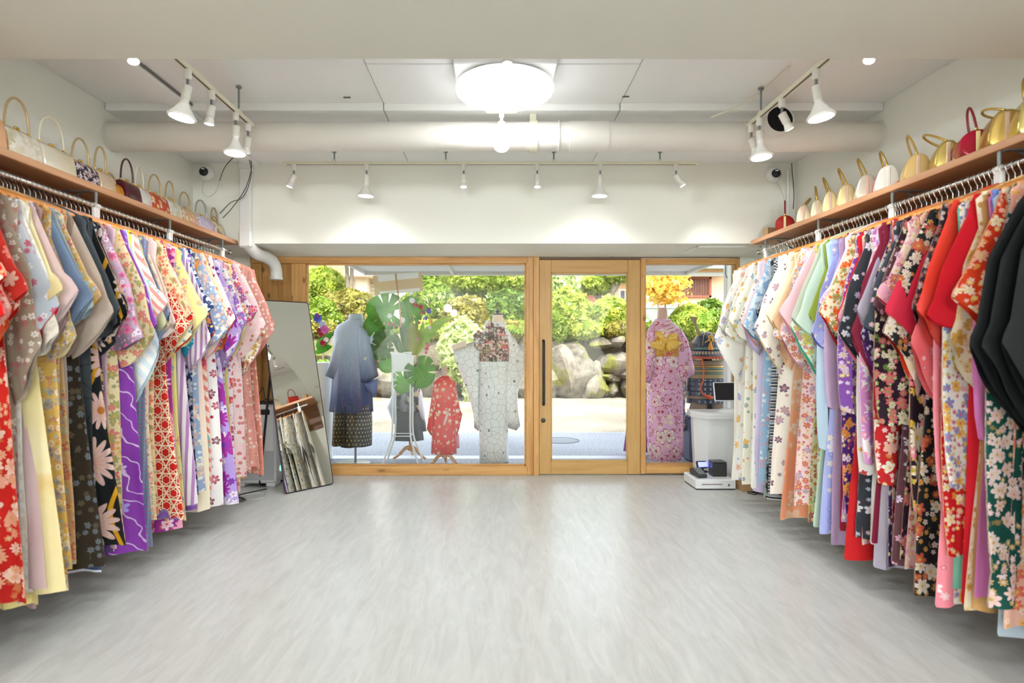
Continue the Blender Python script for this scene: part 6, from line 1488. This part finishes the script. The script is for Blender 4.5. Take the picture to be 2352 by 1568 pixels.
def shrub(name, label, px, py, rw_, rh, Z, col, n, size, cat='shrub', grp='clipped garden shrubs', fill=.3, trunk=None, depth=None, clumps=None):
    """leaf crown centred at the pixel, rw_/rh = half size in photo pixels"""
    X = PX(px, Z); z = PZ(py, Z); k = Z/F; zg = 1.2 + max(0, (Z-YW-.5))*.155
    t = thing(name, label, cat, (X, Z, zg), 0, grp)
    rx, rz_ = rw_*k, rh*k; ry = depth or (rx+rz_)*.45
    if clumps:
        V = []; Fc = []; o = 0
        for (cx, cz, s_) in clumps:
            v, f = leaves(int(n/len(clumps)), (rx*s_, ry*s_, rz_*s_), size, nr, .55); v = v + np.array([cx*rx, nr.uniform(-.3, .3)*ry, cz*rz_]); V.append(v); Fc.append(f+o); o += len(v)
        v = np.concatenate(V); f = np.concatenate(Fc)
    else: v, f = leaves(n, (rx, ry, rz_), size, nr, fill)
    v = v + np.array([0, 0, z-zg]); 
    raw('foliage', v, f, LM[col], t, 'stuff')
    st_ = trunk or [((0, z-rz_*.2), .04), ((.02, zg), .05)]
    for pth in (trunk if trunk else [[(0, 0), (0, (z-zg)*.9)]]):
        P = bez([(p[0], .0, p[1]) for p in pth], 10); nP = len(P)
        MB().tube(P, [.07*(1-.5*i/nP)*(1 if trunk else .4) for i in range(nP)], 8).build('trunk', TRUNK if col != 'pale' else TRUNKP, t, 60)
    return t
def tr(px0, py0, px1, py1, px2, py2, Z, px, zg=None):
    zg = 1.2 + max(0, (Z-YW-.5))*.155
    return [(PX(px0, Z)-PX(px, Z), PZ(py0, Z)-zg), (PX(px1, Z)-PX(px, Z), PZ(py1, Z)-zg), (PX(px2, Z)-PX(px, Z), PZ(py2, Z)-zg)]
shrub('garden_shrub', 'bright green leafy bush at the upper left of the large window', 735, 658, 56, 42, 15.2, 'bright', 6500, 0.101)
shrub('garden_shrub', 'olive rounded hedge behind the haori shoulders', 800, 718, 76, 50, 14.4, 'olive', 8000, 0.081)
shrub('garden_shrub', 'green bush left of the haori beside the mirror', 735, 741, 50, 54, 13.9, 'mid', 6000, 0.095)
shrub('garden_shrub', 'bright fern-like plant low beside the haori', 742, 886, 26, 54, 12.6, 'fern', 3500, 0.095)
shrub('garden_shrub', 'small clipped bush right of the grey tree trunk', 838, 706, 30, 28, 16.0, 'olive', 2500, 0.081)
shrub('garden_shrub', 'dark green bush behind the placard and leaves', 985, 706, 60, 58, 14.6, 'mid', 7000, 0.088)
shrub('garden_shrub', 'olive hedge behind the leaning tree trunks', 1075, 731, 62, 48, 14.2, 'olive', 7000, 0.081)
shrub('garden_shrub', 'deep green hedge behind the white kimono', 1165, 726, 60, 58, 14.3, 'deep', 7000, 0.088)
shrub('garden_shrub', 'pale spiky-leaved shrub hanging over the wall left of white kimono', 1062, 806, 52, 70, 12.55, 'pale', 2600, 0.115, depth=.4, fill=.7)
shrub('garden_shrub', 'pale leafy sprig above the red child kimono', 1085, 886, 20, 60, 12.5, 'pale', 900, 0.101, depth=.2, fill=.8)
shrub('garden_tree', 'broad leafy tree spreading over the middle of the large window', 1120, 640, 105, 55, 15.6, 'bright', 15000, .06, 'tree', 'garden trees', .8, trunk=[tr(1060, 705, 1045, 660, 1020, 610, 15.6, 1120), tr(1065, 705, 1068, 660, 1058, 600, 15.6, 1120), tr(1128, 745, 1126, 690, 1150, 650, 15.6, 1120)], depth=1.2)
shrub('garden_tree', 'leafy tree behind the placard at the awning edge', 990, 645, 50, 40, 16.4, 'mid', 6000, .065, 'tree', 'garden trees', .7, trunk=[tr(1000, 720, 1002, 690, 1010, 640, 16.4, 990)])
shrub('garden_tree', 'grey-barked tree trunk at the left of the large window', 806, 560, 60, 40, 14.8, 'mid', 3000, .07, 'tree', 'garden trees', .7, trunk=[tr(800, 700, 798, 640, 792, 560, 14.8, 806), tr(801, 680, 808, 640, 806, 560, 14.8, 806)])
shrub('garden_shrub', 'large rounded bush seen through the left of the door glass', 1300, 724, 56, 60, 13.7, 'bright', 8500, 0.081)
shrub('garden_shrub', 'rounded clipped bush seen through the right of the door glass', 1402, 728, 48, 44, 13.8, 'bright', 6500, 0.081)
shrub('garden_shrub', 'low green tuft at the foot of the door glass bushes', 1275, 751, 24, 34, 13.2, 'mid', 2200, 0.081)
shrub('garden_shrub', 'loose pale shrub above the round bush in the door', 1285, 656, 55, 44, 14.9, 'pale', 3800, 0.088, fill=.8)
shrub('garden_tree', 'small green tree at the top of the door glass', 1372, 652, 44, 24, 14.9, 'bright', 4200, .06, 'tree', 'garden trees', .6, trunk=[tr(1385, 690, 1370, 680, 1352, 655, 14.9, 1372), tr(1376, 690, 1376, 670, 1377, 640, 14.9, 1372)])
shrub('garden_tree', 'slim pale-trunked tree at the right of the door glass', 1420, 628, 36, 22, 14.6, 'bright', 2600, .06, 'tree', 'garden trees', .6, trunk=[tr(1403, 700, 1410, 650, 1411, 600, 14.6, 1420), tr(1407, 670, 1420, 650, 1419, 630, 14.6, 1420)])
shrub('nandina_shrub', 'orange and yellow autumn shrub above the pink yukata', 1528, 655, 62, 50, 13.4, 'fall', 1900, .075, 'shrub', 'autumn shrub', .97)
shrub('garden_shrub', 'bright bush between yukata and samurai helmet', 1585, 741, 46, 40, 13.6, 'bright', 5000, 0.081)
shrub('garden_shrub', 'deep green clipped bush behind the samurai helmet', 1630, 728, 40, 38, 13.9, 'deep', 4500, 0.081)
shrub('garden_shrub', 'green bush right of the samurai helmet', 1680, 761, 44, 52, 13.2, 'mid', 5000, 0.088)
shrub('garden_shrub', 'bush at the far left behind the mirror', 660, 706, 50, 68, 14.2, 'mid', 5000, 0.095)
for i, (px, rw_, lb) in enumerate(((720, 60, 'left of the haori'), (860, 80, 'behind the haori sleeve'), (985, 60, 'behind the flower stand'), (1170, 70, 'behind the white kimono'), (1265, 45, 'at the left edge of the door glass'), (1345, 45, 'under the round bushes'), (1430, 50, 'at the right edge of the door glass'), (1520, 50, 'behind the yukata'), (1640, 70, 'behind the armour'))):
    shrub('ground_cover', 'low ground cover along the wall top ' + lb, px, 758, rw_, 20, 13.45, ('olive', 'mid', 'bright')[i % 3], 2600, .075, 'plant', 'ground cover on the wall', depth=.35)
def fern(label, px, py, Z, n, size, seed):
    t = thing('fern', label, 'fern', (PX(px, Z), Z, PZ(py, Z)), 0, 'ferns on the stone wall'); rg_ = random.Random(seed)
    for i in range(n):
        a = rg_.uniform(-1.2, 1.2); L = size*rg_.uniform(.7, 1.1); g = MB(); v = []; f = []; N = 10
        yy = rg_.uniform(-.5, .1)
        for j in range(N+1):
            q = j/N; c = Vector((math.sin(a)*L*q, yy*L*q, L*(math.cos(a*.8)*q - .45*q*q))); w_ = .11*L*math.sin(math.pi*min(1, .15+q*.85))
            tx = Vector((math.cos(a), 0, -math.sin(a)))
            for sg in (-1, 1):
                o = len(v); v += [c, c + tx*sg*w_ + Vector((0, 0, .02*L)), c + tx*sg*w_*.95 + Vector((math.sin(a)*.015*L, 0, .035*L)), c + Vector((math.sin(a)*.03*L, 0, .03*L))]; f.append((o, o+1, o+2, o+3))
        g.add(v, f); g.build('frond', LM['fern'], t, 0)
fern('green fern fronds beside the white kimono shoulder', 1195, 770, 13.1, 9, .55, 1); fern('tall fern frond standing above the samurai helmet', 1615, 748, 13.1, 5, .75, 2); fern('fern on the wall left of the yukata neck', 1494, 738, 13.2, 6, .5, 3); fern('fern on the wall right of the haori', 855, 775, 13.3, 8, .4, 4); fern('small fern at the foot of the wall by the mirror', 752, 905, 12.4, 8, .5, 5)

# houses behind the garden
def house(name, label): return thing(name, label, 'house', (0, 0, 0))
def hb(par, nm_, x0, x1, y0, y1, Z, m_, t0=0.0, t1=.2): return MB().box(PX(x0, Z), PX(x1, Z), Z+t0, Z+t1, PZ(y1, Z), PZ(y0, Z)).build(nm_, m_, par, 0)
PEACH = pmat('house_peach', '#e8c8a4', .85, noise=.04); TERRA = pmat('house_terracotta', '#b98060', .85, noise=.05); CRW = pmat('house_cream', '#e6d8c4', .85); BRW = pmat('house_brown', '#8a4a34', .6); TEALR = pmat('roof_teal', '#b8d0c4', .6); BLUEW = pmat('house_pale_blue', '#c4dcdc', .8); GREYW = pmat('house_grey', '#a8a49c', .8); WINW = pmat('window_frame_white', '#e8eaea', .4); WIND = pmat('window_dark', '#5c6468', .15)
Z = 19
h1 = house('house', 'cream and terracotta house with louvred shutters behind the left trees')
hb(h1, 'wall', 600, 796, 480, 760, Z, TERRA); hb(h1, 'wall', 806, 1000, 560, 760, Z, CRW, .3, .5); hb(h1, 'pillar', 822, 848, 500, 760, Z, CRW, -.3, .2); hb(h1, 'eave', 806, 905, 622, 640, Z, CRW, -.8, .3)
for i in range(12): hb(h1, 'siding_board', 848, 905, 640+9*i, 648+9*i, Z, CRW, .2, .3)
wd_ = hb(h1, 'window', 862, 895, 645, 702, Z, WINW, .1, .18); hb(h1, 'pane', 866, 891, 649, 698, Z, pmat('pane_pale', '#d8ddd0', .3), .08, .1)
for i in range(4): hb(h1, 'louvre', 814, 838, 606+5*i, 609+5*i, Z, CRW, -.85, -.8)
hb(h1, 'dark_post', 725, 738, 560, 640, Z, pmat('post_dark', '#5a5450', .6), -.1, 0)
h2 = house('house', 'grey house with white-framed window behind the middle trees')
Z = 20; hb(h2, 'wall', 1000, 1300, 560, 770, Z, GREYW); wq = hb(h2, 'window_frame', 1014, 1048, 682, 726, Z, WINW, -.1, 0); hb(h2, 'pane', 1018, 1044, 686, 726, Z, WIND, -.12, -.1); hb(h2, 'eave', 990, 1300, 672, 680, Z, GREYW, -.5, 0)
h3 = house('house', 'peach house with brown door trim seen through the door glass')
Z = 21; hb(h3, 'wall', 1300, 1475, 560, 770, Z, PEACH); hb(h3, 'brown_trim', 1332, 1372, 672, 692, Z, BRW, -.15, 0); hb(h3, 'window_frame', 1420, 1446, 664, 704, Z, WINW, -.1, 0); hb(h3, 'pane', 1424, 1433, 668, 704, Z, WIND, -.12, -.1); hb(h3, 'pane', 1436, 1444, 668, 704, Z, WIND, -.12, -.1); hb(h3, 'eave', 1300, 1475, 640, 650, Z, CRW, -.6, 0)
h4 = house('house', 'peach house with brown slatted window and teal roof at the right')
Z = 18; hb(h4, 'wall', 1475, 1800, 560, 706, Z, PEACH); hb(h4, 'lower_wall', 1475, 1800, 706, 790, Z, BLUEW, .05, .25); hb(h4, 'wall_rail', 1475, 1800, 704, 707, Z, WINW, -.04, 0); hb(h4, 'roof_edge', 1480, 1700, 603, 622, Z, TEALR, -.7, .1); hb(h4, 'gutter', 1553, 1652, 629, 638, Z, GREYW, -.45, -.3); hb(h4, 'eave_board', 1550, 1660, 622, 628, Z, pmat('eave_orange', '#d8a070', .7), -.4, 0)
wf = hb(h4, 'window_recess', 1545, 1627, 640, 681, Z, pmat('recess_brown', '#6a4a3e', .7), -.02, 0)
for b_ in ((1540, 1631, 637, 641), (1540, 1631, 679, 683), (1540, 1544, 637, 683), (1626, 1631, 637, 683)): hb(h4, 'window_frame', *b_, Z, pmat('frame_redbrown', '#a85c44', .6), -.12, 0)
for i in range(22): hb(h4, 'slat', 1546+3.7*i, 1547.8+3.7*i, 641, 679, Z, pmat('slat_brown', '#9a6a58', .6), -.09, -.06)
for x_ in (1500, 1545, 1556): hb(h4, 'porch_post', x_, x_+4, 700, 770, Z, pmat('porch_brown', '#8a6a54', .7), -.6, -.5)
